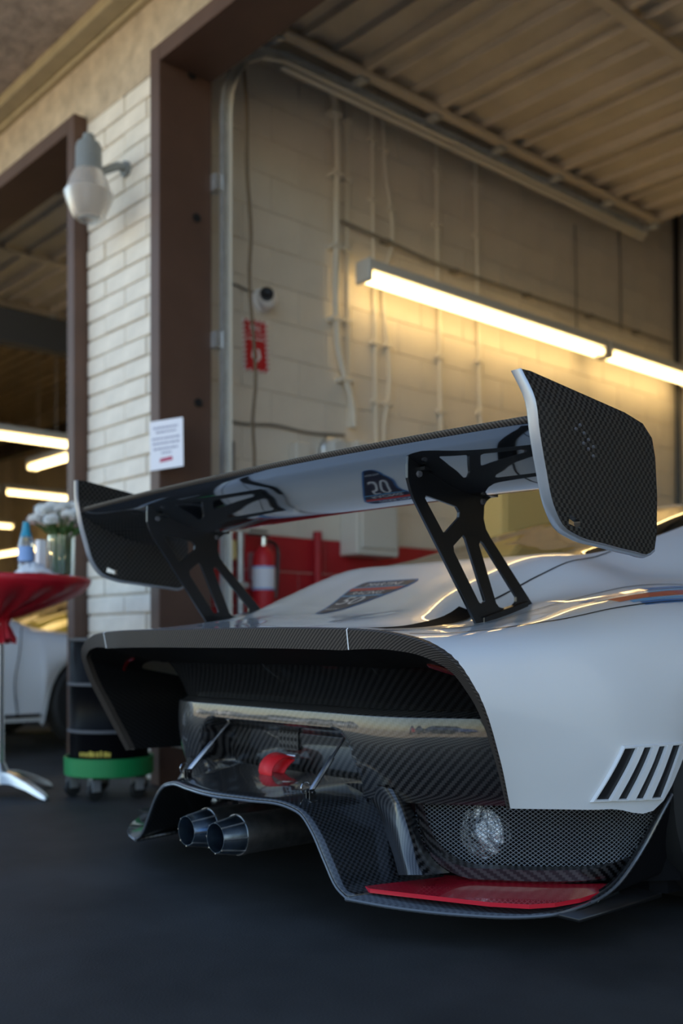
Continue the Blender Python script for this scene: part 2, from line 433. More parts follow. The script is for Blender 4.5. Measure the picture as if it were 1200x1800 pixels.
# raised sectional doors on their tracks
def overhead_door(name, x0, x1, label):
    d = struct(name, label, 'garage door', (x0, 3.4, 3.9))
    ns, sl_ = 6, .605
    for i in range(ns):
        y = 3.30+i*sl_; Z = 3.93
        prof = [(0, -.035), (.012, -.035), (.02, 0), (.13, 0), (.145, -.03), (.16, -.03), (.175, 0), (.17+.18, 0), (.365, -.03), (.38, -.03), (.395, 0), (.555, 0), (.57, -.05), (sl_-.006, -.05)]
        P = [[Vector((x0, y+a, Z+b)) for a, b in prof], [Vector((x1, y+a, Z+b)) for a, b in prof]]
        MB().grid(P).build('door_section', 'doorsheet', d, smooth=False, solid=.004, soff=1)
    x = x0+.05; 
    for sx in [x0+.02+j*(x1-x0-.1)/3 for j in range(4)]:
        MB().box((sx, 3.31, 3.862), (sx+.07, 3.30+ns*sl_-.01, 3.884)).build('stile', 'doorsheet', d, smooth=False, bevel=.003)
    for i in range(ns+1):
        for sx in (x0-.005, x1-.075):
            y = 3.29+i*sl_
            h = MB().box((sx-.02, y-.035, 3.845), (sx+.06, y+.035, 3.862)).cyl((sx-.075, y, 3.845), (sx+.06, y, 3.845), .009).cyl((sx-.08, y, 3.845), (sx-.055, y, 3.845), .024)
            h.build('hinge', 'galv', d)
    for sgn, xx in ((1, x0-.07), (-1, x1+.04)):
        path = [(3.03, .02), (3.03, 3.40), (3.04, 3.52), (3.08, 3.63), (3.15, 3.73), (3.26, 3.80), (3.42, 3.835), (6.92, 3.835)]
        def chan(xa, xb, off, t):
            rings = []
            for i, (a, b) in enumerate(path):
                p, q = path[max(i-1, 0)], path[min(i+1, len(path)-1)]
                n = Vector((0, -(q[1]-p[1]), q[0]-p[0])).normalized()
                c = Vector((0, a, b)) + n*off
                rings.append([c+Vector((xa, 0, 0))-n*t, c+Vector((xb, 0, 0))-n*t, c+Vector((xb, 0, 0))+n*t, c+Vector((xa, 0, 0))+n*t])
            return MB().ring(rings)
        chan(xx-.004, xx+.004, 0, .026).build('track', 'galv' , d, smooth=False)
        chan(xx, xx+.03*sgn, .024, .003).build('track_flange', 'galv', d, smooth=False)
        chan(xx, xx+.03*sgn, -.026, .003).build('track_flange', 'creampipe', d, smooth=False)
        MB().box((xx-.045*sgn-.003, 3.42, 3.80), (xx-.045*sgn+.003, 6.95, 3.86)).box((min(xx-.045*sgn, xx-.005*sgn), 3.42, 3.795), (max(xx-.045*sgn, xx-.005*sgn), 6.95, 3.801)).build('track_angle', 'creampipe', d, smooth=False)
        MB().box((xx-.02, 6.90, 3.83), (xx+.02, 6.935, 4.72)).build('hanger', 'creampipe', d, smooth=False)
        for zz in (.5, 1.35, 2.2, 3.0):
            MB().box((xx-.05, 2.965, zz), (xx+.02, 3.02, zz+.08)).build('track_bracket', 'galv', d, smooth=False)
    return d
overhead_door('door_1', -4.24, -.35, 'raised ribbed metal garage door above the white race car')
overhead_door('door_2', -9.3, -5.42, 'raised ribbed metal garage door in the left bay')
tag(MB().box((-7.6, 2.98, 2.98), (-7.45, 7.9, 3.23)).build('roof_beam', 'beam', smooth=False), 'dark roof beam crossing the left bay', 'beam', kind='structure')
tag(MB().box((-13.2, 7.0, 3.95), (-13.08, 7.12, 4.72)).box((-17.9, 6.98, 3.75), (-9.5, 7.14, 3.96)).build('roof_truss', 'beam', smooth=False), 'dark cross beam under the roof of the far bays', 'beam', kind='structure')
# ================================================================== THE RACE CAR (tail towards the camera, nose into the bay)
XC = -2.296                                            # its centre line
def cp(x, y, z): return Vector((XC+x, y, z))
car = thing('race_car', 'white race car with black rear wing and carbon tail, parked half inside the garage', 'car', (XC, 3.2, 0))
RIM = [(0,1.53,.737),(.25,1.532,.737),(.45,1.545,.735),(.56,1.565,.732),(.68,1.585,.722),(.77,1.605,.70),(.828,1.625,.665),(.858,1.66,.60),(.857,1.74,.45),(.838,1.80,.33)]
def stn(y, pts, dy=None):
    dy = dy or [0]*10
    return [(x, y+d, z) for (x, z), d in zip(pts, dy)]
ST = [RIM,
 stn(1.80, [(0,.763),(.25,.762),(.45,.757),(.56,.738),(.68,.731),(.79,.719),(.868,.675),(.900,.60),(.907,.45),(.888,.325)], [0,0,0,0,0,0,.01,.02,.06,.09]),
 stn(2.00, [(0,.795),(.25,.794),(.44,.790),(.535,.757),(.68,.757),(.82,.748),(.915,.695),(.955,.61),(.965,.46),(.945,.317)], [0,0,0,0,0,0,0,.01,.02,.03]),
 stn(2.19, [(0,.866),(.25,.866),(.44,.862),(.54,.812),(.69,.802),(.85,.785),(.95,.72),(.99,.62),(1.0,.48),(.985,.325)]),
 stn(2.33, [(0,.922),(.25,.920),(.45,.914),(.555,.872),(.70,.833),(.865,.805),(.965,.74),(1.008,.66),(1.012,.60),(1.01,.54)]),
 stn(2.45, [(0,.962),(.25,.960),(.465,.950),(.57,.912),(.71,.855),(.868,.818),(.973,.755),(1.011,.69),(1.013,.65),(1.012,.62)]),
 stn(2.62, [(0,.985),(.25,.983),(.48,.970),(.585,.925),(.72,.870),(.87,.830),(.98,.772),(1.012,.74),(1.014,.73),(1.012,.72)]),
 stn(2.90, [(0,1.045),(.25,1.043),(.50,1.030),(.61,.980),(.73,.872),(.87,.830),(.97,.765),(1.008,.66),(1.012,.60),(1.01,.54)]),
 stn(3.08, [(0,1.092),(.25,1.090),(.50,1.078),(.62,1.022),(.74,.87),(.87,.82),(.955,.74),(.985,.58),(.985,.36),(.975,.16)]),
 stn(3.50, [(0,1.205),(.25,1.202),(.47,1.184),(.585,1.110),(.70,.88),(.85,.81),(.935,.72),(.965,.56),(.965,.36),(.955,.15)]),
 stn(4.00, [(0,1.292),(.25,1.288),(.45,1.266),(.57,1.18),(.69,.90),(.83,.82),(.91,.71),(.94,.55),(.94,.35),(.93,.15)]),
 stn(4.42, [(0,1.29),(.25,1.28),(.46,1.235),(.59,1.11),(.70,.89),(.83,.82),(.91,.70),(.94,.55),(.94,.35),(.93,.15)]),
 stn(4.70, [(0,1.17),(.25,1.16),(.47,1.115),(.60,1.02),(.71,.87),(.83,.82),(.92,.71),(.955,.55),(.955,.36),(.945,.15)]),
 stn(4.92, [(0,1.03),(.25,1.025),(.48,.985),(.60,.92),(.71,.855),(.84,.82),(.93,.745),(.975,.66),(.98,.60),(.975,.54)]),
 stn(5.15, [(0,.88),(.25,.878),(.46,.862),(.58,.845),(.70,.84),(.84,.81),(.94,.76),(.98,.72),(.982,.71),(.98,.70)]),
 stn(5.42, [(0,.80),(.25,.80),(.46,.80),(.58,.80),(.70,.81),(.84,.79),(.93,.73),(.975,.66),(.98,.60),(.975,.54)]),
 stn(5.62, [(0,.73),(.25,.73),(.46,.73),(.58,.735),(.70,.745),(.83,.72),(.92,.65),(.955,.52),(.955,.34),(.945,.13)]),
 stn(6.15, [(0,.50),(.25,.50),(.46,.50),(.58,.50),(.70,.50),(.80,.47),(.87,.42),(.89,.34),(.89,.22),(.88,.12)], [.12,.11,.08,.05,.03,0,0,0,0,0]),
 stn(6.22, [(0,.30),(.25,.30),(.46,.30),(.58,.30),(.70,.30),(.78,.29),(.84,.27),(.86,.24),(.86,.18),(.85,.12)], [.13,.12,.09,.06,.03,0,0,0,0,0])]
PR, US, VS = net([[cp(*p) for p in s] for s in ST], 6, 5)
def bodytest(u, v, c):
    x = abs(c.x-XC)
    if u < 1.92 and 2.56 < c.y < 3.62: return 'rear_window'
    if u < 2.2 and 4.46 < c.y < 5.02: return 'windscreen'
    if 2.5 < u < 3.75 and 3.22 < c.y < 4.62: return 'side_window_'+('a' if c.x > XC else 'b')
    return 'body'
PL = mirrorP(PR, XC); USL = [9-u for u in reversed(US)]
full = [l[:-1]+r for l, r in zip(PL, PR)]; USF = [-u for u in reversed(US)][:-1]+US
parts = subset(full, USF, VS, lambda u, v, c: bodytest(abs(u), v, c))
body = None
for k, b in parts.items():
    o = b.build(k if 'side' not in k else 'side_window', 'paint' if k == 'body' else 'glass', car, smooth=True, angle=50)
    if k == 'body': body = o
bb = MB()
for k, b in parts.items(): bb.add(b.v, b.f)
BVH = BVHTree.FromPolygons([tuple(v) for v in bb.v], bb.f)
def hit(px, py, lift=.0015):
    """where the line of sight meets the bodywork"""
    d = ray(px, py).normalized(); loc, n, i, dist = BVH.ray_cast(C0, d)
    if loc is None: return None
    if n.dot(d) > 0: n = -n
    return loc + n*lift
def drop(x, y, lift=.0015):
    loc, n, i, dist = BVH.ray_cast(Vector((x, y, 3)), Vector((0, 0, -1)))
    if n.z < 0: n = -n
    return loc + n*lift, n
def surf_strip(name, pts, w, m, parent, lift=.0012, along='z', n=40):
    """narrow strip on top of the bodywork along world (x,y) points"""
    c = spline([Vector((x, y, 0)) for x, y in pts], n); P = []
    for i, p in enumerate(c):
        t = (c[min(i+1, n-1)]-c[max(i-1, 0)]).normalized(); s_ = Vector((-t.y, t.x, 0))*w*.5
        P.append([drop((p-s_).x, (p-s_).y, lift)[0], drop((p+s_).x, (p+s_).y, lift)[0]])
    return MB().grid(P).build(name, m, parent)
# ---- carbon rim framing the tail opening, in three pieces with two bright joints
rimR = spline([cp(*p) for p in RIM], 60)
def rim_inner(i, n=60):
    t = i/(n-1); p = rimR[i]; a = rimR[min(i+1, n-1)]-rimR[max(i-1, 0)]
    nrm = Vector((-a.z, 0, a.x)) if True else None
    nrm = Vector((a.z, 0, -a.x)); nrm.normalize()           # points inwards / down
    w = .050 if t < .45 else .050-.038*((t-.45)/.55)**.7
    return p + nrm*w + Vector((0, .006, 0))
rin = [rim_inner(i) for i in range(60)]
def band(i0, i1, side):
    P = [[], [], [], [], []]
    for i in range(i0, i1+1):
        o_, n_ = rimR[i], rin[i]
        row = [o_+Vector((0, .012, .0015)), o_+Vector((0, -.004, .0015)), o_+Vector((0, -.008, -.002)), n_+Vector((0, -.006, 0)), n_+Vector((0, .02, .004))]
        for k in range(5): P[k].append(row[k])
    if side < 0: P = [[Vector((2*XC-p.x, p.y, p.z)) for p in r] for r in P]
    return P
isx = min(range(60), key=lambda i: abs(rimR[i].x-XC-.559))
cr = band(0, isx, 1); cl = band(0, isx, -1)
MB().grid([list(reversed(l))[:-1]+r for l, r in zip(cl, cr)]).build('tail_rim', 'twillfine', car)
for s_ in (1, -1):
    MB().grid(band(isx, 59, s_)).build('tail_rim', 'twillfine', car)
    P = band(isx, isx, s_); MB().grid([[r[0]+Vector((-.002, -.0015, .0003)), r[0]+Vector((.002, -.0015, .0003))] for r in P[0:4]]).build('rim_joint', 'white', car)
# ---- sleeve behind the rim and the inner sides of the tail
inn = [[Vector((2*XC-p.x, p.y, p.z)) for p in reversed(rin)][:-1]+rin][0]
rows = []
for w in (0, .35, 1):
    r = []
    for p in inn:
        x = p.x-XC; side = max(0, min(1, (.66-p.z)/.12))
        r.append(Vector((XC+x*(1-.06*w), p.y+.012+w*(.16+.34*side), p.z-(1-side)*.045*w)))
    rows.append(r)
MB().grid(rows).build('tail_inner_skin', 'twilldark', car)
# ---- rear panel under the tail
PLAN = [(0,1.765),(.25,1.767),(.44,1.775),(.52,1.80),(.60,1.86),(.70,1.945),(.80,2.03),(.86,2.08)]
PT = [p[0] for p in PLAN]; PV = [p[1] for p in PLAN]
def plan(x): return hermite(PT, PV, min(abs(x), .86))
prof = spline([(0, 1.63, .684), (0, 1.68, .668), (0, 1.735, .63), (0, 1.775, .58), (0, 1.800, .532)], 18)
xs = [-.84+1.68*i/80 for i in range(81)]
MB().grid([[cp(x, p.y+plan(x)-1.765, p.z) for x in xs] for p in prof]).build('rear_panel', 'twilldark', car)
# ---- bumper with the pocket for the towing strap
def sm(a, b, t): t = max(0, min(1, (t-a)/(b-a))); return t*t*(3-2*t)
def bump_y(x, z):
    y = plan(x)
    y += .035*sm(.515, .534, z)                                    # rolled top edge
    y += 1.1*(z-.46)**2 if z > .46 else 1.5*(.46-z)**2
    # rounded pocket
    zc, hz = .385, .085; hx = .345 + .03*(zc-z)/.1
    qx, qz = abs(x)-hx+.05, abs(z-zc)-hz+.05
    dd = math.hypot(max(qx, 0), max(qz, 0)) + min(max(qx, qz), 0) - .05
    y += .095*sm(.008, -.03, dd)
    return y
zs = [.535-.0015*i for i in range(20)] + [.505-.205*i/60 for i in range(61)]
xs = [-.86+1.72*i/170 for i in range(171)]
bump = MB().grid([[cp(x, bump_y(x, z), z) for x in xs] for z in zs]).build('bumper', 'twill', car)
# ---- perforated plate in the pocket
pp = MB(); py_ = bump_y(.0, .42)-.004
px0 = atY(507, 1297, py_+.0); dots = thing
pl = MB().box((px0.x-.045, py_-.002, px0.z-.034), (px0.x+.045, py_+.006, px0.z+.030)).build('sensor_plate', 'plaind', car, smooth=False)
for r in range(3):
    for c in range(5):
        p = Vector((px0.x-.034+c*.017, py_-.003, px0.z+.018-r*.021))
        MB().cyl(p, p+Vector((0, .002, 0)), .0058, n=10).build('hole', 'hole', pl)
# ---- diffuser: tray, shoulders and trailing edge
SEC = [(0,.292),(.15,.292),(.27,.288),(.325,.272),(.365,.235),(.41,.17),(.455,.112),(.49,.094)]
secR = spline([(x, 0, z) for x, z in SEC], 40)
def dif(w, side=1):
    r = []
    for p in secR:
        k = 1+.10*w; x = p.x*k; flatk = sm(.12, .27, p.z)
        yt = 1.565+.055*sm(0, .33, p.x)+.005*sm(.33, .5, p.x)
        yf = 1.885+.02*(1-flatk)
        z = p.z + w*(.035*flatk)
        if p.x > .3: x += .03*w*sm(.3, .42, p.x)
        r.append(cp(side*x, yt+(yf-yt)*w, z))
    return r
def dif_rows(ws):
    out = []
    for w in ws:
        R_, L_ = dif(w), dif(w, -1); out.append(list(reversed(L_))[:-1]+R_)
    return out
MB().grid(dif_rows([0, .08, .2, .35, .5, .65, .8, .92, 1])).build('diffuser', 'plaind', car, solid=.006, soff=1)
te = dif_rows([0])[0]
MB().tube([p+Vector((0, -.001, -.002)) for p in te], .0036, 6).build('diffuser_edge', 'edgedark', car)
# inner fences that close the tunnel sides
for s_ in (1, -1):
    # ---- floor lip: leaves the diffuser foot, runs round the corner and sweeps up behind the wheel
    lipo = spline([cp(s_*x, y, z) for x, y, z in [(.485,1.622,.092),(.60,1.668,.086),(.74,1.75,.082),(.84,1.835,.082),(.885,1.885,.087),(.908,1.96,.096),(.912,2.03,.104),(.912,2.10,.122),(.925,2.198,.203),(.95,2.246,.291),(.96,2.335,.387),(.965,2.42,.50)]], 48)
    lipi = []
    for i, p in enumerate(lipo):
        t = i/47; q = p.copy()
        k = sm(.40, .52, t)
        q += Vector((0, .30-.10*t, .012))*(1-k) + Vector((-s_*.03, .035, .0))*k
        if k < 1: q.y = max(q.y, min(1.96, q.y))
        lipi.append(q)
    MB().grid([[a, b] for a, b in zip(lipo, lipi)]).build('floor_lip', 'plaind', car, solid=.012, soff=0)
    MB().tube(lipo, .0042, 6).build('lip_edge', 'edgedark', car)
    MB().grid([[lipo[i], lipo[i]+Vector((-s_*.004, .16, .01)), lipo[i]+Vector((-s_*.02, .40, .02))] for i in range(18, 48)]).build('arch_panel', 'void', car)
    # ---- corner post between diffuser and mesh opening
    prof_ = [[(.395,1.84,.335),(.46,1.805,.325),(.495,1.815,.318),(.53,1.855,.310)],
             [(.44,1.83,.27),(.475,1.80,.265),(.51,1.805,.26),(.545,1.85,.258)],
             [(.475,1.80,.20),(.505,1.785,.195),(.54,1.79,.192),(.575,1.84,.19)],
             [(.515,1.77,.14),(.545,1.765,.135),(.585,1.775,.132),(.63,1.83,.135)],
             [(.53,1.75,.098),(.56,1.75,.096),(.60,1.765,.096),(.66,1.82,.10)]]
    prof_ = [[(585,1378,1.84),(640,1378,1.80),(690,1388,1.80),(716,1400,1.85)],[(640,1410,1.83),(672,1412,1.80),(705,1420,1.80),(728,1430,1.85)],[(672,1455,1.81),(695,1455,1.785),(718,1460,1.79),(740,1475,1.85)],[(690,1500,1.79),(708,1500,1.77),(730,1505,1.78),(762,1512,1.85)],[(700,1538,1.77),(722,1538,1.755),(745,1538,1.77),(790,1534,1.86)]]
    Pn, a_, b_ = net([[Vector((XC+s_*(q.x-XC), q.y, q.z)) for q in (atY(*k_) for k_ in r)] for r in prof_], 6, 6)
    MB().grid(Pn).build('corner_post', 'twill', car)
    # ---- frame under and around the mesh
    pth = spline([cp(s_*x, y, z) for x, y, z in [(.505,1.845,.31),(.525,1.85,.24),(.555,1.868,.18),(.60,1.895,.150),(.69,1.965,.142),(.77,2.035,.142),(.845,2.135,.146),(.885,2.25,.17)]], 30)
    MB().ring([[p+Vector((0, -.012, .006)), p+Vector((0, .012, .012)), p+Vector((0, .012, -.03)), p+Vector((0, -.006, -.022))] for p in pth]).build('mesh_frame', 'twill', car)
    # ---- wire mesh: rear facet and side facet
    mp = [Vector((.49, 1.855)), Vector((.69, 1.985)), Vector((.78, 2.06)), Vector((.86, 2.17)), Vector((.90, 2.30))]
    Ls = [0.0]
    for a, b in zip(mp, mp[1:]): Ls.append(Ls[-1]+(b-a).length)
    TL = Ls[-1]
    def mpt(s, h):
        s = max(0, min(TL, s)); k = 0
        while k < 3 and s > Ls[k+1]: k += 1
        q = mp[k].lerp(mp[k+1], (s-Ls[k])/(Ls[k+1]-Ls[k])); return cp(s_*q.x, q.y, h)
    h0, h1 = .135, .335; wm = MB(); gap_ = .0135
    def wire(sa, ha, sb, hb, lift):
        ks = [0, 1]+[(L-sa)/(sb-sa) for L in Ls[1:-1] if min(sa, sb) < L < max(sa, sb)]
        path = [mpt(sa+(sb-sa)*k, ha+(hb-ha)*k)+Vector((0, lift, 0)) for k in sorted(ks)]
        wm.tube(path, .0010, 3, False)
    HH = h1-h0; sl_ = .75
    n = int((TL+HH/sl_)/gap_)
    for i in range(n+1):
        s0 = -HH/sl_ + i*gap_
        a0, a1 = s0, s0+HH/sl_
        ca, cb_ = max(0, a0), min(TL, a1)
        if cb_-ca < .004: continue
        wire(ca, h0+(ca-a0)*sl_, cb_, h0+(cb_-a0)*sl_, 0)
        wire(ca, h1-(ca-a0)*sl_, cb_, h1-(cb_-a0)*sl_, -.001)
    wm.build('wire_mesh', 'meshwire', car)['kind'] = 'stuff'
    # ---- crumpled heat shield and dark box behind the mesh
    hs = random.Random(9)
    MB().lathe([(.001, -.03)]+[(.068*math.sin(PI*i/20)*(1+.12*hs.uniform(-1, 1)), -.03+.06*i/20) for i in range(1, 11)]+[(.068, .03)], cp(s_*.597, 1.985, .222), 26, 'y', False).build('heat_shield', 'foil', car)
    MB().grid([[cp(s_*x, y, z) for x, y in ((.40,1.95),(.60,2.07),(.85,2.25),(.93,2.36))] for z in (.10, .36)]).build('mesh_backing', 'void', car)
    # ---- dark wheel house behind the corner
    MB().grid([[cp(s_*x, y, z) for x, y in ((.60,2.32),(.86,2.33),(.895,2.36),(.90,2.42))] for z in (.06, .30, .60)]).build('wheel_liner', 'void', car)
    MB().grid([[cp(s_*x, 1.90+.34*k, .09) for x in (.30, .62, .95)] for k in (0, .5, 1)]).build('underfloor', 'black', car, solid=.01)
    # ---- red strip on the lip
    if s_ == 1:
        poly = [(640,1557),(665,1546),(700,1539),(760,1536),(840,1543),(900,1550),(1000,1554),(1078,1553),(1060,1566),(1020,1579),(975,1587),(930,1590),(860,1586),(780,1577),(700,1568),(650,1562)]
        redpoly = [atZ(x, y, .112) for x, y in poly]
        MB().prism(redpoly, (0, 0, -.010)).build('red_strip', 'redgloss', car, smooth=False)
    # ---- tail light under the rim corner
    c = [cp(s_*x, y, z) for x, y, z in [(.66,1.72,.650),(.70,1.725,.640),(.75,1.74,.625),(.785,1.755,.605)]]
    MB().tube(spline(c, 16), [.003]+[.007]*14+[.003], 8).build('tail_light', 'redlens', car)
    # ---- added bright bar standing in for daylight through the gap beside the bumper
    MB().tube([cp(s_*.60, 2.02, .40), cp(s_*.70, 2.04, .335)], .012, 8).build('gap_light_bar', 'alu', car)
    # ---- tension rods holding the diffuser
    hi_, lo_ = cp(s_*.269, 1.825, .462), cp(s_*.283, 1.682, .318)
    d_ = (lo_-hi_).normalized()
    MB().tube([hi_, hi_.lerp(lo_, .42), hi_.lerp(lo_, .43), hi_.lerp(lo_, .93), lo_], [.004, .004, .0075, .0075, .005], 8).build('support_rod', 'steel', car)
    fk = MB().box((lo_.x-.008, lo_.y-.008, .287), (lo_.x-.005, lo_.y+.008, lo_.z+.008)).box((lo_.x+.005, lo_.y-.008, .287), (lo_.x+.008, lo_.y+.008, lo_.z+.008)).box((lo_.x-.022, lo_.y-.015, .286), (lo_.x+.022, lo_.y+.075, .298))
    fk = fk.cyl(lo_-Vector((.016, 0, 0)), lo_+Vector((.016, 0, 0)), .005)
    fk.build('rod_clevis', 'satinblack', car)
    MB().tube([lo_+Vector((-.018, .016*math.cos(a), .016*math.sin(a)+.008)) for a in [2*PI*i/16 for i in range(17)]], .0013, 5).build('clip_ring', 'chrome', car)
# ---- red towing strap
sp_ = atY(508, 1328, 1.868); 
loop = []
a0 = Vector((sp_.x, 1.865, sp_.z))
pathc = [(0,0,0),(0,-.025,.004),(-.002,-.055,-.004),(-.004,-.078,-.028),(-.004,-.080,-.050),(-.004,-.066,-.062),(-.003,-.048,-.052),(-.002,-.022,-.022),(0,0,-.006)]
c = spline([a0+Vector(p) for p in pathc], 28); wv = Vector((.030, 0, -.004))
MB().grid([[p-wv, p+wv] for p in c]).build('tow_strap', 'strap', car, solid=.003, soff=0)
MB().cyl(a0+Vector((-.035, .004, 0)), a0+Vector((.035, .004, 0)), .007).build('strap_pin', 'steel', car)
# ---- twin exhaust with slotted tips
for x, y, z in ((-.060, 1.531, .190), (.060, 1.543, .186)):
    c = cp(x, y, z)
    t1 = MB().lathe([(.0385, 0), (.0400, 0), (.0535, .072), (.0520, .072), (.0385, 0)], c, 28, 'y', False).build('exhaust_tip', 'titanblue', car)
    for k in range(8):
        a = 2*PI*k/8; u = Vector((math.cos(a), 0, math.sin(a)))
        MB().tube([c+u*.0405, c+u*.0542+Vector((0, .074, 0))], .0022, 6).build('tip_rib', 'titan', t1)
    MB().lathe([(.0525, 0), (.0555, 0), (.0555, .014), (.0525, .014), (.0525, 0)], c+Vector((0, .068, 0)), 28, 'y', False).build('tip_ring', 'titan', t1)
    MB().lathe([(.0535, 0), (.0535, .34), (.042, .44), (.0, .44)], c+Vector((0, .076, 0)), 28, 'y', False).build('exhaust_pipe', 'titan', car)
    MB().lathe([(.0385, .001), (.034, .10), (.030, .30), (0, .30)], c, 20, 'y', False).build('exhaust_bore', 'titanblue', car)
MB().grid([[cp(x, y, z) for x in (-.5, 0, .5)] for y, z in ((1.86, .27), (2.0, .20), (2.2, .12))]).build('gearbox_cover', 'black', car)
# ---- rear wing
WS = [(1.695,1.169),(1.712,1.152),(1.731,1.140),(1.775,1.121),(1.824,1.104),(1.88,1.086),(1.94,1.074),(1.99,1.073),(2.03,1.082),(2.052,1.102),(2.045,1.124),(2.01,1.140),(1.94,1.152),(1.85,1.160),(1.76,1.168),(1.70,1.176)]
ws = [Vector((0, y, z)) for y, z in WS]
fine = spline(ws[:11], 30)+spline(ws[10:], 16)[1:]
WH = .985
rings = []
for i in range(41):
    x = -WH+2*WH*i/40
    dz = -.016*(abs(x)/WH)**2+.004
    rings.append([cp(x, p.y, p.z+dz) for p in fine])
w_ = MB().ring(rings).build('wing_blade', 'gloss', car, angle=60)
strip = [[cp(-WH+2*WH*i/40, 1.693, zz-.016*((abs(-WH+2*WH*i/40))/WH)**2+.004) for i in range(41)] for zz in (1.166, 1.181)]
strip.append([p+Vector((0, .006, 0)) for p in strip[1]])
MB().grid(strip).build('wing_gurney', 'twillfine', w_, solid=.003)
# ---- wing uprights (cut plates)
UP = [[(715,797),(740,797),(772,822),(826,850),(868,852),(864,872),(853,882),(849,890),(848,912),(852,930),(860,945),(934,1062),(836,1099),(725,877),(719,860),(714,840),(714,815)],
      [(746,872),(754,874),(800,891),(805,900),(804,910),(782,935),(777,936),(745,876)],
      [(812,941),(816,947),(850,1057),(846,1062),(840,1059),(796,970),(795,960)],
      [(842,951),(847,955),(905,1049),(905,1058),(900,1064),(885,1070),(875,1067),(870,1060),(840,958)]]
XU = .588
loops = []
for lp in UP:
    l2 = []
    for x, y in lp:
        p = atX(x, y, XC+XU); l2.append((p.y, p.z))
    loops.append(l2)
for s_ in (1, -1):
    u_ = flat('wing_upright', loops, lambda a, b, w: cp(s_*XU+w, a, b), .009, 'satinblack', car, bevel=.0012)
    for bx, by in ((733, 834), (845, 882)):
        p = atX(bx, by, XC+XU)
        for e in (1, -1):
            q = Vector((XC+s_*XU+e*.005, p.y, p.z)); MB().cyl(q, q+Vector((e*.006, 0, 0)), .0085, .007, 10).build('bolt', 'steel' if 0 else 'darkgrey', u_)
    b0 = drop(XC+s_*XU, 1.99)[0]; b1 = drop(XC+s_*XU, 2.17)[0]
    MB().prism([b0+Vector((-.012, 0, -.03)), b0+Vector((.012, 0, -.03)), b0+Vector((.012, 0, .012)), b0+Vector((-.012, 0, .012))], b1-b0).build('upright_foot', 'satinblack', u_, smooth=False, bevel=.002)
    # wing brackets
    for (yy, zz) in ((1.80, 1.116), (2.0, 1.076)):
        MB().box((XC+s_*XU-.02, yy-.035, zz-.004), (XC+s_*XU+.02, yy+.035, zz+.004)).build('wing_bracket', 'satinblack', u_, smooth=False)
# ---- end plates, flared at top and bottom edge
EP = [(1.668,1.262),(1.70,1.263),(2.02,1.222),(2.085,1.205),(2.118,1.175),(2.132,1.13),(2.140,1.04),(2.138,.955),(2.128,.915),(2.105,.903),(2.05,.905),(1.93,.915),(1.83,.926),(1.775,.945),(1.742,.985),(1.715,1.06),(1.695,1.13),(1.682,1.20)]
def ep_x(y, z): return .990 - .028*sm(1.17, 1.275, z)**1.5
for s_ in (1, -1):
    def grow(poly, t): 
        c = Vector((1.92, 1.07)); return [(c.x+(a-c.x)*t, c.y+(b-c.y)*t) for a, b in poly]
    e_ = flat('wing_end_plate', [grow(EP, 1), [(1.795,.952),(1.838,.944),(1.836,.960),(1.80,.972)]], lambda a, b, w: cp(s_*(ep_x(a, b)+w), a, b), .016, 'plain', car, bevel=0)
    bm = bmesh.new(); bm.from_mesh(e_.data)
    bmesh.ops.triangulate(bm, faces=bm.faces[:])
    for cutz in (1.21, 1.225, 1.24, 1.25):
        bmesh.ops.bisect_plane(bm, geom=bm.verts[:]+bm.edges[:]+bm.faces[:], plane_co=Vector((0, 0, cutz)), plane_no=(0, 0, 1))
    for v in bm.verts:
        w = (v.co.x-XC)*s_; inner = (w < ep_x(v.co.y, v.co.z)+.02)
    bm.to_mesh(e_.data); bm.free()
    uvl = e_.data.uv_layers[0] if e_.data.uv_layers else e_.data.uv_layers.new(name='uv')
    for p in e_.data.polygons:
        for li in p.loop_indices:
            cv = e_.data.vertices[e_.data.loops[li].vertex_index].co; uvl.data[li].uv = ((cv.y+cv.z*.12), cv.z)
    # bright rounded edge on the trailing side
    edge_pts = [(2.128,.915),(2.105,.903),(2.05,.905),(1.93,.915),(1.83,.926),(1.775,.945),(1.742,.985),(1.715,1.06),(1.695,1.13),(1.682,1.20),(1.668,1.262)]
    c = spline([cp(s_*(ep_x(a, b)-.003), a-.001, b) for a, b in edge_pts], 40)
    rg = []
    for i, p in enumerate(c):
        t = (c[min(i+1, 39)]-c[max(i-1, 0)]).normalized(); n_ = Vector((0, -t.z, t.y)); sx = Vector((1, 0, 0))
        rg.append([p+sx*.0135*math.cos(q)+n_*.005*math.sin(q) for q in [2*PI*k/10 for k in range(10)]])
    MB().ring(rg).build('plate_edge', 'edge', e_)
    for (a, b) in ((1.835,1.165),(1.82,1.155),(1.85,1.150),(1.866,1.138),(1.848,1.128),(1.866,1.118),(1.884,1.125),(1.884,1.105)):
        q = cp(s_*(ep_x(a, b)+.008), a, b); MB().cyl(q, q+Vector((s_*.003, 0, 0)), .0045, .003, 8).build('screw', 'darkgrey', e_)
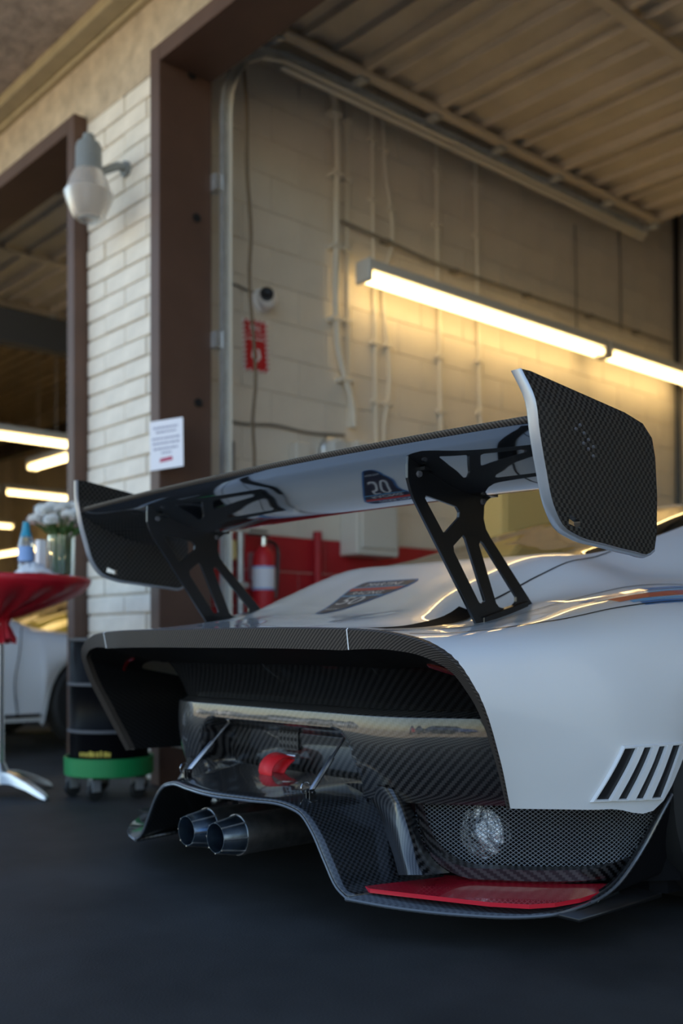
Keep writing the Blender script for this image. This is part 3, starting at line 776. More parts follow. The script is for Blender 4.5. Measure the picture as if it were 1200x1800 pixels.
# ---- wheels
def wheel(c, r, w, side, parent, rimmat='alu'):
    t = MB().lathe([(r*.66, -w/2), (r*.93, -w/2), (r, -w/2+.03), (r, w/2-.03), (r*.93, w/2), (r*.66, w/2)], c, 40, 'x', False).build('tyre', 'rubber', parent)
    MB().lathe([(r*.66, -w/2), (r*.69, -w/2-.002), (r*.66, w/2-.02), (r*.60, w/2-.03), (r*.58, -w/2)], c, 36, 'x', False).build('wheel_rim', rimmat, t)
    cx_ = Vector(c)+Vector((side*w*.42, 0, 0)); sp = MB()
    for k in range(10):
        a = 2*PI*k/10; u = Vector((0, math.cos(a), math.sin(a))); v = Vector((0, -math.sin(a), math.cos(a)))
        sp.prism([cx_+u*.03+v*.014, cx_+u*.03-v*.014, cx_+u*r*.63-v*.010-Vector((side*.02, 0, 0)), cx_+u*r*.63+v*.010-Vector((side*.02, 0, 0))], (-side*.02, 0, 0))
    sp.lathe([(0, -.03), (.05, -.03), (.05, .012), (0, .012)], cx_, 16, 'x', False)
    sp.build('spokes', rimmat, t)
    return t
for yy, rr in ((2.62, .345), (5.08, .335)):
    for s_ in (1, -1): wheel(cp(s_*(.84 if yy < 3 else .82), yy, rr), rr, .30, s_, car, 'darkgrey')
# ---- vents in the flank: proud white slats over a dark mesh panel
sx_ = lambda y, z: None
def side_pt(y, z, lift):
    loc, n, i, dist = BVH.ray_cast(Vector((XC+1.6, y, z)), Vector((-1, 0, 0)))
    if loc is None: return None
    if n.x < 0: n = -n
    return loc+n*lift
VQ = [(1042,1406),(1160,1402),(1194,1307),(1094,1314)]       # parallelogram of the vent
vq = [hit(x, y) or atX(x, y, XC+.985) for x, y in VQ]
def vpt(a, b, lift):
    p = (vq[0]*(1-a)+vq[1]*a)*(1-b) + (vq[3]*(1-a)+vq[2]*a)*b
    for k_ in range(12):
        q = side_pt(p.y, p.z+.008*k_, lift)
        if q is not None: return Vector((q.x, q.y, p.z if k_ else q.z))
    return p
for s_ in (1, -1):
    def mpx(p): return p if s_ == 1 else Vector((2*XC-p.x, p.y, p.z))
    vt = MB().grid([[mpx(vpt(a/10, b/6, .0015)) for a in range(11)] for b in range(7)]).build('flank_vent', 'black', car)
    for k in range(3):
        c0 = (.25, .50, .745)[k]
        g = [[mpx(vpt(c0-.058, b/8, .002)), mpx(vpt(c0-.05, b/8, .010)), mpx(vpt(c0+.04, b/8, .011)), mpx(vpt(c0+.058, b/8, .002))] for b in range(9)]
        MB().grid(g).build('vent_slat', 'paint', vt)
    fr = []
    for a, b in [(i/8, 0) for i in range(8)]+[(1, i/6) for i in range(6)]+[(1-i/8, 1) for i in range(8)]+[(0, 1-i/6) for i in range(6)]:
        ea, eb = (a-.5)*2, (b-.5)*2
        row = [mpx(vpt(.5+ea*(.5+k_*.9), .5+eb*(.5+k_*1.4), h_)) for k_, h_ in ((-.012, .002), (-.008, .008), (.012, .008), (.030, .0005))]
        fr.append(row)
    fr.append(fr[0]); MB().grid(fr).build('vent_frame', 'paint', vt)
# ---- black channel between engine lid and flank
for s_ in (1, -1):
    surf_strip('lid_channel', [(XC+s_*.615, 1.60), (XC+s_*.575, 1.75), (XC+s_*.525, 1.92), (XC+s_*.492, 2.05)], .052, 'void', car, .004)
    surf_strip('shut_line', [(XC+s_*.492, 2.05), (XC+s_*.50, 2.2), (XC+s_*.52, 2.45), (XC+s_*.50, 2.70)], .005, 'gap', car)
    surf_strip('shut_line', [(XC+s_*.70, 1.62), (XC+s_*.76, 1.85), (XC+s_*.83, 2.1), (XC+s_*.88, 2.4), (XC+s_*.90, 2.8)], .005, 'gap', car)
    surf_strip('shut_line', [(XC+s_*.60, 1.66), (XC+s_*.63, 1.95), (XC+s_*.70, 2.3), (XC+s_*.74, 2.7)], .0035, 'gap', car)
    for off, wd_, mm in ((.0, .024, 'blue'), (.028, .018, 'lblue'), (.062, .040, 'dred'), (.096, .016, 'lblue'), (.118, .020, 'blue')):
        surf_strip('racing_stripe', [(XC+s_*(.745+off), 2.20+off*.8), (XC+s_*(.765+off), 2.45), (XC+s_*(.77+off), 2.75), (XC+s_*(.76+off), 3.05)], wd_, mm, car, .0011)
# ---- shield-shaped badge on the engine lid
DC = [atZ(*q) for q in ((648, 1046, .845),)][0]
bw, bl_ = .255, .31
def badge_pt(u, v, lift):      # u across (-1..1), v from tip (0) to top (1)
    return drop(bx0 + u*bw*.5, by0 + v*bl_, lift)[0]
bx0, by0 = XC-.008, 1.955
def badge_half(v): return min(1, .17+.83*v/.78)
def badge_shape(grow, lift, v0=0., v1=1., name='badge', m='blue', n=22):
    P = []
    for i in range(n+1):
        v = v0+(v1-v0)*i/n; hw = (badge_half(v)-grow)
        if v > .93: hw -= .12*((v-.93)/.07)**2
        if v < .06: hw *= .55+.45*math.sqrt(max(0, v/.06))
        P.append([badge_pt(-hw+2*hw*k/10, v, lift) for k in range(11)])
    return MB().grid(P).build(name, m, car if name == 'badge' else badge)
badge = badge_shape(0, .0016)
badge_shape(.07, .0022, .03, .97, 'badge_field', 'navy')
badge_shape(.075, .0026, .555, .585, 'badge_stripe', 'lblue'); badge_shape(.075, .0026, .71, .79, 'badge_stripe', 'dred'); badge_shape(.075, .0026, .80, .82, 'badge_stripe', 'lblue')
for s_t, v, sz in (('MARTINI', .875, .034), ('RACING', .64, .032), ('50', .42, .082), ('MARTINI', .17, .014)):
    vs_, fs_ = text_mesh(s_t, sz)
    MB().add([0]*0, [])
    tb_ = MB(); tb_.add([drop(bx0+p.x*1.15, by0+v*bl_+p.y*1.15, .0032)[0] for p in vs_], fs_)
    tb_.build('badge_lettering', 'dwhite', badge, smooth=False)
# ================================================================== THINGS ON THE WALLS
def strip_light(p0, p1, label, group=None, hang=None):
    """twin-tube fluorescent batten between two points"""
    p0, p1 = Vector(p0), Vector(p1); c = (p0+p1)*.5; d = (p1-p0).normalized(); L = (p1-p0).length; sx = Vector((-d.y, d.x, 0))
    t = thing('strip_light', label, 'light', c, group)
    up = Vector((0, 0, 1))
    def bar(a, b, w0, w1, z0, z1): 
        A, B = p0+d*a, p0+d*b
        return MB().ring([[q+sx*w0+up*z0, q+sx*w1+up*z0, q+sx*w1+up*z1, q+sx*w0+up*z1] for q in (A, B)])
    bar(.003, L-.003, -.06, .06, .02, .085).build('housing', 'lampwhite', t, smooth=False, bevel=.006)
    for a in (0, L-.035): bar(a, a+.035, -.062, .062, -.045, .088).build('end_cap', 'lampwhite', t, smooth=False, bevel=.006)
    for w, z in ((-.035, -.012), (.035, -.012)):
        MB().cyl(p0+d*.04+sx*w+up*z, p0+d*(L-.04)+sx*w+up*z, .019, n=12).build('lit_tube', 'tube', t)
    if hang:
        for a in (.15, .85): MB().cyl(p0+d*L*a+up*.08, p0+d*L*a+up*(hang-p0.z), .004, n=6).build('hanger', 'greywire', t)
    else:
        for a in (.2, .6, .92):
            q = p0+d*L*a+up*.05; MB().box((XW-.004, q.y-.02, q.z-.02), (q.x, q.y+.02, q.z+.02)).build('wall_arm', 'lampwhite', t, smooth=False)
    return t
XL = -4.42
q0 = atX(636, 487, XL); q1 = atX(1056, 615, XL); zl = (q0.z+q1.z)/2
strip_light((XL, q0.y, zl), (XL, q1.y, zl), 'lit twin-tube strip light on the block wall, above the wing end plate')
strip_light((XL, q1.y+.04, zl), (XL, 7.80, zl), 'lit twin-tube strip light on the block wall, cut off by the right photo edge')
# ---- yard lamp on the brick pier
mp_ = atY(224, 298, YF); sc = Vector((mp_.x, 2.516, 0))
t = thing('wall_lamp', 'grey yard lamp with ribbed glass globe on the brick pier', 'lamp', (sc.x, sc.y, 2.868))
MB().lathe([(0, 3.305), (.028, 3.30), (.034, 3.275), (.034, 3.262), (.058, 3.255), (.066, 3.235), (.068, 3.12), (.074, 3.105), (0, 3.105)], sc, 28).build('ballast_can', 'sconcegrey', t)
gl = []
MB().lathe([(.075, 3.108), (.092, 3.075), (.112, 3.02), (.121, 3.0)], sc, 32, caps=False).build('globe_collar', 'refract', t)
g_ = MB()
prof_ = [(.123, 3.0), (.121, 2.985), (.103, 2.935), (.082, 2.888), (.066, 2.871), (.045, 2.868)]
rings = []
for r, h in prof_: rings.append([sc+Vector(((r+(.002 if k % 2 else 0))*math.cos(2*PI*k/48), (r+(.002 if k % 2 else 0))*math.sin(2*PI*k/48), h)) for k in range(48)])
g_.ring(rings, True, False).build('glass_globe', 'refract', t)
MB().lathe([(.030, 3.10), (.036, 3.02), (.028, 2.93), (0, 2.915)], sc, 16).build('bulb', 'white', t)
MB().lathe([(.052, 2.872), (.056, 2.862), (.040, 2.858), (.040, 2.872)], sc, 24, caps=False).build('globe_ring', 'galv', t)
ar = Vector((mp_.x, YF, mp_.z)); MB().tube([ar+Vector((0, .01, .005)), ar+Vector((0, -.06, .0)), Vector((sc.x, sc.y+.06, 3.125))], [.024, .022, .020], 12).build('arm', 'sconcegrey', t)
MB().cyl(ar+Vector((0, -.022, 0)), ar+Vector((0, .01, 0)), .040, n=20).build('wall_plate', 'sconcegrey', t)
# ---- paper notice
pc = [atY(x, y, 2.652) for x, y in ((264, 828), (322, 819), (321, 733), (263, 742))]
t = thing('notice', 'white paper notice taped across brick and brown door frame', 'notice', pc[0])
MB().prism(pc, (0, .002, 0)).build('sheet', 'paper', t, smooth=False)
def pq(u, v): return pc[0]*(1-u)*(1-v)+pc[1]*u*(1-v)+pc[2]*u*v+pc[3]*(1-u)*v + Vector((0, -.001, 0))
for v, a, b in ((.85, .12, .86), (.76, .2, .8), (.63, .08, .9), (.53, .1, .9), (.42, .12, .86), (.33, .36, .66)):
    ln = MB(); u = a
    while u < b-.02:
        w = random.uniform(.05, .12); e = min(u+w, b)
        o_ = len(ln.v); ln.add([pq(u, v-.018), pq(e, v-.018), pq(e, v+.018), pq(u, v+.018)], [(0, 1, 2, 3)]); u = e+.025
    ln.build('print_line', 'ink', t, smooth=False)
ln = MB(); ln.add([pq(.3, .14), pq(.7, .16), pq(.68, .24), pq(.32, .22)], [(0, 1, 2, 3)]); ln.build('print_mark', 'inkred', t, smooth=False)
# ---- fire sign
XS = XW+.003
sc_ = [atX(x, y, XS) for x, y in ((428, 650), (472, 657), (468, 567), (425, 559))]
t = thing('fire_sign', 'red and white fire extinguisher sign on the block wall', 'sign', sc_[0])
def sq(u, v, l=0): return sc_[0]*(1-u)*(1-v)+sc_[1]*u*(1-v)+sc_[2]*u*v+sc_[3]*(1-u)*v + Vector((l, 0, 0))
MB().prism([sq(0, 0), sq(1, 0), sq(1, 1), sq(0, 1)], (.004, 0, 0)).build('plate', 'white', t, smooth=False)
def spoly(name, pts, m, l=.0048): 
    b = MB(); b.add([sq(u, v, l) for u, v in pts], [tuple(range(len(pts)))]); return b.build(name, m, t, smooth=False)
for v in [.04+.092*i for i in range(10)]:
    spoly('hatch_stripe', [(.0, v), (.14, v+.03), (.14, v+.075), (.0, v+.045)], 'signred'); spoly('hatch_stripe', [(.86, v), (1, v+.03), (1, v+.075), (.86, v+.045)], 'signred')
for u in (.06, .24, .42, .60, .78):
    spoly('hatch_stripe', [(u, .94), (u+.10, .94), (u+.16, 1), (u+.06, 1)], 'signred'); spoly('hatch_stripe', [(u, 0), (u+.10, 0), (u+.16, .05), (u+.06, .05)], 'signred')
spoly('field', [(.11, .64), (.89, .64), (.89, .95), (.11, .95)], 'signred'); spoly('field', [(.11, .05), (.89, .05), (.89, .615), (.11, .615)], 'signred')
spoly('arrow', [(.5, .17), (.70, .28), (.64, .44), (.36, .44), (.30, .28)], 'white', .0055)
spoly('symbol', [(.44, .24), (.56, .24), (.56, .40), (.52, .43), (.60, .46), (.46, .46), (.44, .40)], 'signred', .006)
def sign_text(s_, cv, size):
    vs_, fs_ = text_mesh(s_, 1); b = MB(); b.add([sq(.5+p.x*size, cv+p.y*size*.62, .0056) for p in vs_], fs_); b.build('lettering', 'white', t, smooth=False)
sign_text('FIRE', .83, .28); sign_text('EXTINGUISHER', .71, .10)
# ---- small round camera
p = atX(458, 530, XW)
t = thing('security_camera', 'small white ball camera with black lens on block wall', 'camera', p)
MB().lathe([(.068, 0), (.068, .018), (.055, .03), (.0, .03)], p, 28, 'x').build('base', 'white', t)
cc = p+Vector((.055, 0, 0)); dv = Vector((.75, -.55, .18)).normalized()
b = MB(); rr = []
for i in range(1, 12):
    a = PI*i/12; rr.append((.058*math.sin(a), -.058*math.cos(a)))
ax = dv.orthogonal().normalized(); ay = dv.cross(ax)
b.ring([[cc+dv*h+(ax*math.cos(2*PI*k/24)+ay*math.sin(2*PI*k/24))*r for k in range(24)] for r, h in rr]).build('ball', 'white', t)
b = MB(); b.ring([[cc+dv*h+(ax*math.cos(2*PI*k/24)+ay*math.sin(2*PI*k/24))*r for k in range(24)] for r, h in ((.038, .040), (.038, .062), (.030, .064), (.012, .058))]).build('lens', 'black', t)
# ---- conduits
def conduit(name, label, pts, r, m='creampipe', X=None, bands=True, n=30, cat='pipe'):
    X = X or XW+r+.004
    P = spline([atX(x, y, X) for x, y in pts], n)
    lo = min(P, key=lambda q: q.z)
    t = thing(name, label, cat, lo)
    MB().tube(P, r, 8).build('pipe', m, t)
    if bands:
        for k in (.12, .3, .5, .7, .88):
            q = P[int(k*(n-1))]; MB().box((XW+.001, q.y-r-.02, q.z-.012), (X+r+.002, q.y+r+.02, q.z+.012)).build('strap', m, t, smooth=False, bevel=.002)
    return t
conduit('conduit', 'thick cream conduit with a double bend, left of the strip light', [(566,140),(578,150),(587,172),(590,210),(591,400),(591,560),(595,620),(606,662),(618,705),(621,730),(621,752)], .021, X=XW+.050)
conduit('conduit', 'thin cream conduit beside the thick double-bend one', [(610,150),(611,400),(612,600),(613,640),(613,752)], .011)
conduit('conduit', 'cream conduit leftmost of the pair behind the strip light end', [(654,185),(656,400),(659,600),(661,790)], .013)
conduit('conduit', 'cream conduit that kinks sideways behind the strip light end', [(674,200),(677,300),(690,395),(690,430),(682,460),(676,480),(676,560),(684,640),(684,690),(676,740),(674,790)], .013)
conduit('conduit', 'slim straight cream conduit dropping behind the strip light', [(768,243),(769,420),(772,600),(776,800)], .013)
conduit('conduit', 'straight cream conduit nearest the wing end plate', [(836,268),(838,420),(841,600),(846,800)], .013)
conduit('conduit', 'long dark horizontal conduit above the strip light', [(600,388),(690,428),(760,460),(850,492),(1000,542),(1180,604)], .010, 'greywire', X=XW+.042)
for x, lab in ((1012, 'thin dark wire hanging on the wall left of the rear corner'), (1090, 'thin dark wire hanging on the wall nearest the rear corner')):
    conduit('wire', lab, [(x-2, 395), (x, 480), (x+1, 580)], .006, 'greywire', bands=False, cat='wire')
conduit('wire', 'short dark wire running to the ball camera', [(392,497),(415,501),(440,512),(452,514)], .007, 'greywire', bands=False, cat='wire')
conduit('wire', 'sagging grey wire along the wall just above the wing', [(390,738),(430,745),(480,747),(540,760),(605,765)], .009, 'greywire', bands=False, cat='wire')
conduit('conduit', 'dark vertical pipe in the rear corner of the block wall', [(1188, 300), (1189, 500), (1191, 760), (1193, 1180)], .022, 'black', bands=False)
conduit('pull_rope', 'brown rope hanging from the door track', [(428,112),(433,180),(434,300),(441,420),(438,470),(441,540),(446,600),(449,680),(444,740),(447,800),(443,900)], .009, 'rope', X=-4.366, bands=False, cat='rope')
tag(MB().box((XW-.002, atX(392,800,XW).y, atX(392,845,XW).z), (XW+.05, atX(405,800,XW).y, atX(398,776,XW).z)).build('switch_box', 'darkgrey', smooth=False, bevel=.01, origin=atX(398,845,XW)), 'dark grey switch box on wall beside the door track', 'switch')
# ---- power cabinets
def cab(name, label, cat, x0, x1, ytop, ybot, depth, m='boxgrey', door=True):
    a, b = atX(x0, ybot, XW+depth), atX(x1, ybot, XW+depth); z0 = (a.z+b.z)/2; z1 = atX((x0+x1)/2, ytop, XW+depth).z
    t = thing(name, label, cat, (XW, (a.y+b.y)/2, z0))
    MB().box((XW+.002, a.y, z0), (XW+depth, b.y, z1)).build('case', m, t, smooth=False, bevel=.006)
    if door:
        dr = MB().box((XW+depth, a.y+.03, z0+.04), (XW+depth+.012, b.y-.03, z1-.04)).build('cabinet_door', m, t, smooth=False, bevel=.004)
        MB().box((XW+depth+.010, b.y-.07, (z0+z1)/2-.03), (XW+depth+.028, b.y-.05, (z0+z1)/2+.03)).build('latch', 'galv', dr, smooth=False)
    return t
cab('power_cabinet', 'large cream power cabinet on wall seen under the wing', 'cabinet', 628, 701, 780, 977, .16)
cab('junction_box', 'small pale box on the wall just above the wing', 'box', 521, 545, 778, 850, .08, door=False)
cab('yellow_cabinet', 'yellow cabinet against the wall behind the wing end plate', 'cabinet', 882, 1010, 800, 1100, .30, 'cabyellow')
p = atX(577, 795, XW); t = thing('meter', 'round glass power meter above the middle of the wing', 'meter', p)
MB().lathe([(.085, 0), (.085, .04), (.075, .05), (.072, .05)], p, 32, 'x', False).build('meter_ring', 'galv', t)
MB().lathe([(.072, .045), (.070, .10), (.055, .12), (0, .122)], p, 32, 'x', False).build('meter_cover', 'lampwhite', t)
rp_ = [atX(558, 935, XW+.03), atX(560, 1075, XW+.03)]
t = thing('red_pipe', 'vertical red pipe on the red lower wall', 'pipe', (rp_[0].x, rp_[0].y, .02)); MB().cyl((rp_[0].x, rp_[0].y, .02), (rp_[0].x, rp_[0].y, rp_[0].z), .026, n=12).build('pipe', 'redpaint', t)
MB().box((XW, rp_[0].y-.05, 1.0), (rp_[0].x+.03, rp_[0].y+.05, 1.03)).build('strap', 'redpaint', t, smooth=False)
gp = atX(422, 935, XW+.06); t = thing('steel_pipe', 'galvanised pipe standing left of the fire extinguisher', 'pipe', (gp.x, gp.y, .0)); MB().cyl((gp.x, gp.y, 0), (gp.x, gp.y, gp.z), .022, n=12).build('pipe', 'galv', t)
MB().box((XW, gp.y-.04, 1.0), (gp.x+.026, gp.y+.04, 1.03)).build('strap', 'galv', t, smooth=False)
yp = atX(404, 965, XW+.03); tag(MB().box((XW, yp.y-.035, yp.z-.06), (XW+.05, yp.y+.035, yp.z+.05)).build('alarm_box', 'cabyellow', smooth=False, bevel=.01, origin=(XW, yp.y, yp.z-.06)), 'small yellow box on wall left of the fire extinguisher', 'box')
# ---- fire extinguisher
fe = atX(463, 1010, XW+.10); fx, fy = fe.x, fe.y
t = thing('fire_extinguisher', 'red fire extinguisher with pale label hung on wall', 'fire extinguisher', (fx, fy, .82))
MB().lathe([(0, .82), (.058, .82), (.062, .835), (.062, 1.16), (.055, 1.195), (.030, 1.225), (.020, 1.235), (0, 1.235)], (fx, fy, 0), 28).build('cylinder', 'signred', t)
MB().lathe([(.063, .99), (.0635, .99), (.0635, 1.12), (.063, 1.12)], (fx, fy, 0), 28, caps=False).build('paper_label', 'labelblue', t)
MB().lathe([(.0638, 1.0), (.0642, 1.0), (.0642, 1.11), (.0638, 1.11)], (fx, fy, 0), 28, caps=False).build('paper_label', 'paper', t)
MB().cyl((fx, fy, 1.235), (fx, fy, 1.28), .018).build('valve', 'chrome', t)
MB().box((fx-.012, fy-.10, 1.285), (fx+.012, fy+.03, 1.295)).box((fx-.012, fy-.09, 1.31), (fx+.012, fy+.02, 1.318)).build('lever', 'black', t, smooth=False)
MB().tube(spline([(fx, fy+.02, 1.265), (fx, fy+.08, 1.25), (fx+.01, fy+.09, 1.1), (fx+.01, fy+.075, .95)], 14), .010, 8).build('hose', 'black', t)
MB().box((XW, fy-.03, 1.05), (fx-.055, fy+.03, 1.20)).build('wall_hook', 'galv', t, smooth=False)
# ================================================================== LEFT BAY
for i, (a, b, lab) in enumerate((((-9.05, 3.35, 2.60), (-9.05, 4.62, 2.60), 'lit strip light hanging in left bay, nearest the left door frame'),
                    ((-9.35, 4.85, 2.60), (-10.5, 4.85, 2.60), 'short lit strip light set crosswise in the left bay'),
                    ((-12.4, 5.35, 2.60), (-12.4, 6.55, 2.60), 'lit strip light deep in the left bay, seen above the flowers'),
                    ((-12.4, 4.05, 2.60), (-12.4, 5.29, 2.60), 'lit strip light deep in left bay, left of the one above the flowers'),
                    ((-15.6, 5.6, 2.55), (-15.6, 6.9, 2.55), 'small far lit strip light behind the water bottle'),
                    ((-15.2, 7.2, 2.2), (-17.0, 7.2, 2.2), 'small far crosswise lit strip light low behind the bottle'))):
    strip_light(a, b, lab, 'strip lights hanging in the left bays', hang=4.7)
# ---- coupes parked in the left bay (nose into the building)
CS = [(-2.12,[(0,.60),(.3,.60),(.5,.59),(.6,.58),(.68,.54),(.71,.46),(.69,.35)]),
 (-1.90,[(0,.78),(.3,.78),(.5,.76),(.62,.74),(.76,.68),(.82,.55),(.80,.25)]),
 (-1.62,[(0,.87),(.3,.86),(.48,.83),(.60,.79),(.78,.72),(.84,.58),(.82,.2)]),
 (-1.20,[(0,1.00),(.3,.99),(.46,.95),(.58,.87),(.78,.76),(.85,.60),(.83,.2)]),
 (-.55,[(0,1.19),(.3,1.17),(.47,1.11),(.64,.90),(.77,.79),(.83,.6),(.80,.2)]),
 (0,[(0,1.28),(.3,1.265),(.48,1.2),(.67,.90),(.77,.79),(.83,.6),(.80,.2)]),
 (.32,[(0,1.27),(.3,1.255),(.49,1.19),(.68,.89),(.77,.79),(.83,.6),(.80,.2)]),
 (.80,[(0,.94),(.3,.93),(.55,.88),(.69,.83),(.77,.78),(.83,.60),(.81,.2)]),
 (1.20,[(0,.80),(.3,.80),(.52,.80),(.66,.80),(.76,.77),(.83,.60),(.81,.2)]),
 (1.60,[(0,.70),(.3,.70),(.5,.73),(.64,.765),(.74,.72),(.80,.58),(.78,.2)]),
 (2.0,[(0,.52),(.3,.52),(.45,.55),(.58,.60),(.68,.54),(.72,.42),(.70,.22)]),
 (2.1,[(0,.36),(.3,.36),(.45,.37),(.55,.38),(.62,.36),(.66,.32),(.65,.24)])]
def arch_stations():
    ys = [y for y, p in CS]; cols = [[Vector((p[i][0], 0, p[i][1])) for y, p in CS] for i in range(7)]
    out = [s for s in CS if min(abs(s[0]-1.2), abs(s[0]+1.2)) > .37]
    for c in (-1.2, 1.2):
        for d, z in ((-.362, .20), (-.345, .33), (-.30, .46), (-.21, .58), (-.10, .64), (0, .655), (.10, .64), (.21, .58), (.30, .46), (.345, .33), (.362, .20)):
            pr = [hermite(ys, col, c+d) for col in cols]; pr = [[q.x, q.z] for q in pr]
            pr[6][1] = z; pr[6][0] += .02*sm(.2, .3, z); pr[5][1] = max(pr[5][1], z+.035); pr[5][0] += .012
            out.append((c+d, [tuple(q) for q in pr]))
    return sorted(out, key=lambda s: s[0])
CS = arch_stations()
def coupe(label, paint, loc, zs=1.0):
    t = thing('parked_car', label, 'car', (0, 0, 0))
    P, us, vs = net([[Vector((x, y, z if z < .5 else .5+(z-.5)*zs)) for x, z in pr] for y, pr in CS], 5, 4)
    L = mirrorP(P, 0); F = [l[:-1]+r for l, r in zip(L, P)]; U = [-u for u in reversed(us)][:-1]+us
    def key(u, v, c):
        a = abs(u)
        if a < 2.0 and -1.25 < c.y < -.52: return 'rear_window'
        if a < 2.2 and .36 < c.y < .78: return 'windscreen'
        if 2.2 < a < 3.0 and -.7 < c.y < .42: return 'side_window+' if u > 0 else 'side_window-'
        return 'body'
    for k, b in subset(F, U, vs, key).items(): b.build(k.strip('+-'), paint if k == 'body' else 'glass', t, angle=50)
    for s_ in (1, -1):
        for y in (-1.2, 1.2): wheel(Vector((s_*.745, y, .31)), .31, .19, s_, t)
        MB().tube([(s_*.25, -2.13, .60), (s_*.6, -2.11, .58), (s_*.72, -2.0, .58)], .035, 8).build('tail_light', 'redlens', t)
        MB().lathe([(.085, 0), (.085, .03), (.06, .05), (0, .055)], Vector((s_*.60, 1.97, .57)), 20, 'y').build('headlight', 'vglass', t)
        g = spline([(s_*.776, .70, .80), (s_*.835, .66, .64), (s_*.832, .63, .45), (s_*.81, .66, .22)], 14)
        MB().tube(g, .004, 5).build('door_gap', 'gap', t)
        MB().tube([(s_*.825, -.75, .24), (s_*.825, .8, .24)], .012, 6).build('sill_trim', 'black', t)
    MB().tube([(-.70, -2.10, .40), (0, -2.15, .40), (.70, -2.10, .40)], .05, 8).build('rear_bumper', paint, t)
    t.location = loc
    return t
coupe('white coupe parked in left bay, front wheel beside the drum', 'paint', (-6.98, 2.10, 0), .86)
coupe('yellow coupe parked in left bay behind the white coupe', 'yellow', (-9.28, 5.72, 0))
# ---- cars out in the lot, seen mirrored in the carbon bumper
for lab, pm, loc in (('white coupe out in the sunlit lot beyond the dark coupe', 'paint', (-24.5, -13.2, 0)), ('dark coupe out in the sunlit lot between white and silver coupes', 'darkpaint', (-21.3, -13.5, 0)), ('silver coupe out in the sunlit lot', 'silverpaint', (-18.2, -13.0, 0)),
                     ('red coupe out in the sunlit lot', 'redpaintcar', (2.6, -13.0, 0)), ('black coupe out in the sunlit lot between red and blue coupes', 'darkpaint', (5.6, -13.4, 0)), ('blue coupe out in the sunlit lot', 'bluepaint', (8.8, -13.0, 0))):
    coupe(lab, pm, loc)
# ---- drum on a green dolly
dc = atZ(192, 1398, 0); dx, dy = dc.x, dc.y
t = thing('drum_dolly', 'round green dolly on casters under the black drum', 'dolly', (dx, dy, 0))
MB().lathe([(.0, .10), (.19, .10), (.20, .105), (.202, .185), (.192, .185), (.188, .125), (0, .125)], (dx, dy, 0), 40, caps=False).build('tray', 'green', t)
for k in range(5):
    a = 2*PI*k/5+.35; q = Vector((dx+.165*math.cos(a), dy+.165*math.sin(a), 0))
    c = MB().lathe([(.0, -.014), (.034, -.014), (.038, -.008), (.038, .008), (.034, .014), (0, .014)], q+Vector((0, 0, .038)), 18, 'x').build('caster', 'rubber', t)
    MB().box((q.x-.022, q.y-.02, .040), (q.x-.017, q.y+.02, .10)).box((q.x+.017, q.y-.02, .040), (q.x+.022, q.y+.02, .10)).box((q.x-.022, q.y-.02, .092), (q.x+.022, q.y+.02, .10)).build('caster_fork', 'galv', c, smooth=False)
t = thing('drum', 'glossy black oil drum with steel hoops and yellow lettering', 'drum', (dx, dy, .1255))
R0 = .178
MB().lathe([(0, .1255), (R0, .1255), (R0, .30), (R0+.006, .31), (R0, .32), (R0, .51), (R0+.006, .52), (R0, .53), (R0, .715), (R0-.006, .725), (R0-.012, .715), (0, .712)], (dx, dy, 0), 40).build('shell', 'drum', t)
for z in (.305, .515, .715): MB().lathe([(R0+.002, z-.008), (R0+.009, z-.006), (R0+.009, z+.006), (R0+.002, z+.008)], (dx, dy, 0), 40, caps=False).build('hoop', 'darkgrey', t)
b = MB()
for k in range(9):
    a0 = -1.30+k*.095; a1 = a0+random.uniform(.05, .085); h = random.uniform(.018, .028)
    b.add([(dx+(R0+.0015)*math.cos(a), dy+(R0+.0015)*math.sin(a), z) for a, z in ((a0, .195), (a1, .195), (a1, .195+h), (a0, .195+h))], [(0, 1, 2, 3)])
b.build('lettering', 'yellowink', t, smooth=False)
# ---- cocktail table with red cloth
tc = atZ(-2, 1398, 0); tx, ty = tc.x, tc.y
TZ = 1.0
t = thing('cocktail_table', 'round high table on a chrome pole at the left photo edge', 'table', (tx, ty, 0))
MB().cyl((tx, ty, .05), (tx, ty, TZ-.02), .024, n=20).build('pole', 'alu', t)
MB().lathe([(0, TZ-.025), (.40, TZ-.025), (.405, TZ-.012), (.40, TZ-.003), (0, TZ-.003)], (tx, ty, 0), 48).build('table_top', 'white', t)
MB().lathe([(0, .055), (.05, .055), (.045, .11), (.028, .15), (0, .15)], (tx, ty, 0), 20).build('hub', 'alu', t)
for k in range(4):
    a = k*PI/2+.30; u = Vector((math.cos(a), math.sin(a), 0)); o_ = Vector((tx, ty, 0)); sd = Vector((-u.y, u.x, 0))
    rg = []
    for r, z, w, h in ((.02, .085, .03, .03), (.10, .082, .028, .024), (.20, .055, .024, .018), (.29, .020, .020, .013), (.315, .008, .012, .008)):
        q = o_+u*r+Vector((0, 0, z)); rg.append([q-sd*w-Vector((0, 0, h)), q+sd*w-Vector((0, 0, h)), q+sd*w*.7+Vector((0, 0, h)), q-sd*w*.7+Vector((0, 0, h))])
    rg[-1] = [Vector((v.x, v.y, max(v.z, .001))) for v in rg[-1]]
    MB().ring([[Vector((v.x, v.y, max(v.z, .001))) for v in r_] for r_ in rg]).build('foot', 'alu', t, bevel=.003)
prof_ = [(0, TZ), (.36, TZ), (.405, TZ-.002), (.414, TZ-.012), (.405, TZ-.035), (.36, TZ-.070), (.28, TZ-.105), (.19, TZ-.135), (.10, TZ-.165), (.042, TZ-.19), (.034, TZ-.215), (.05, TZ-.25), (.07, TZ-.29)]
rings = []
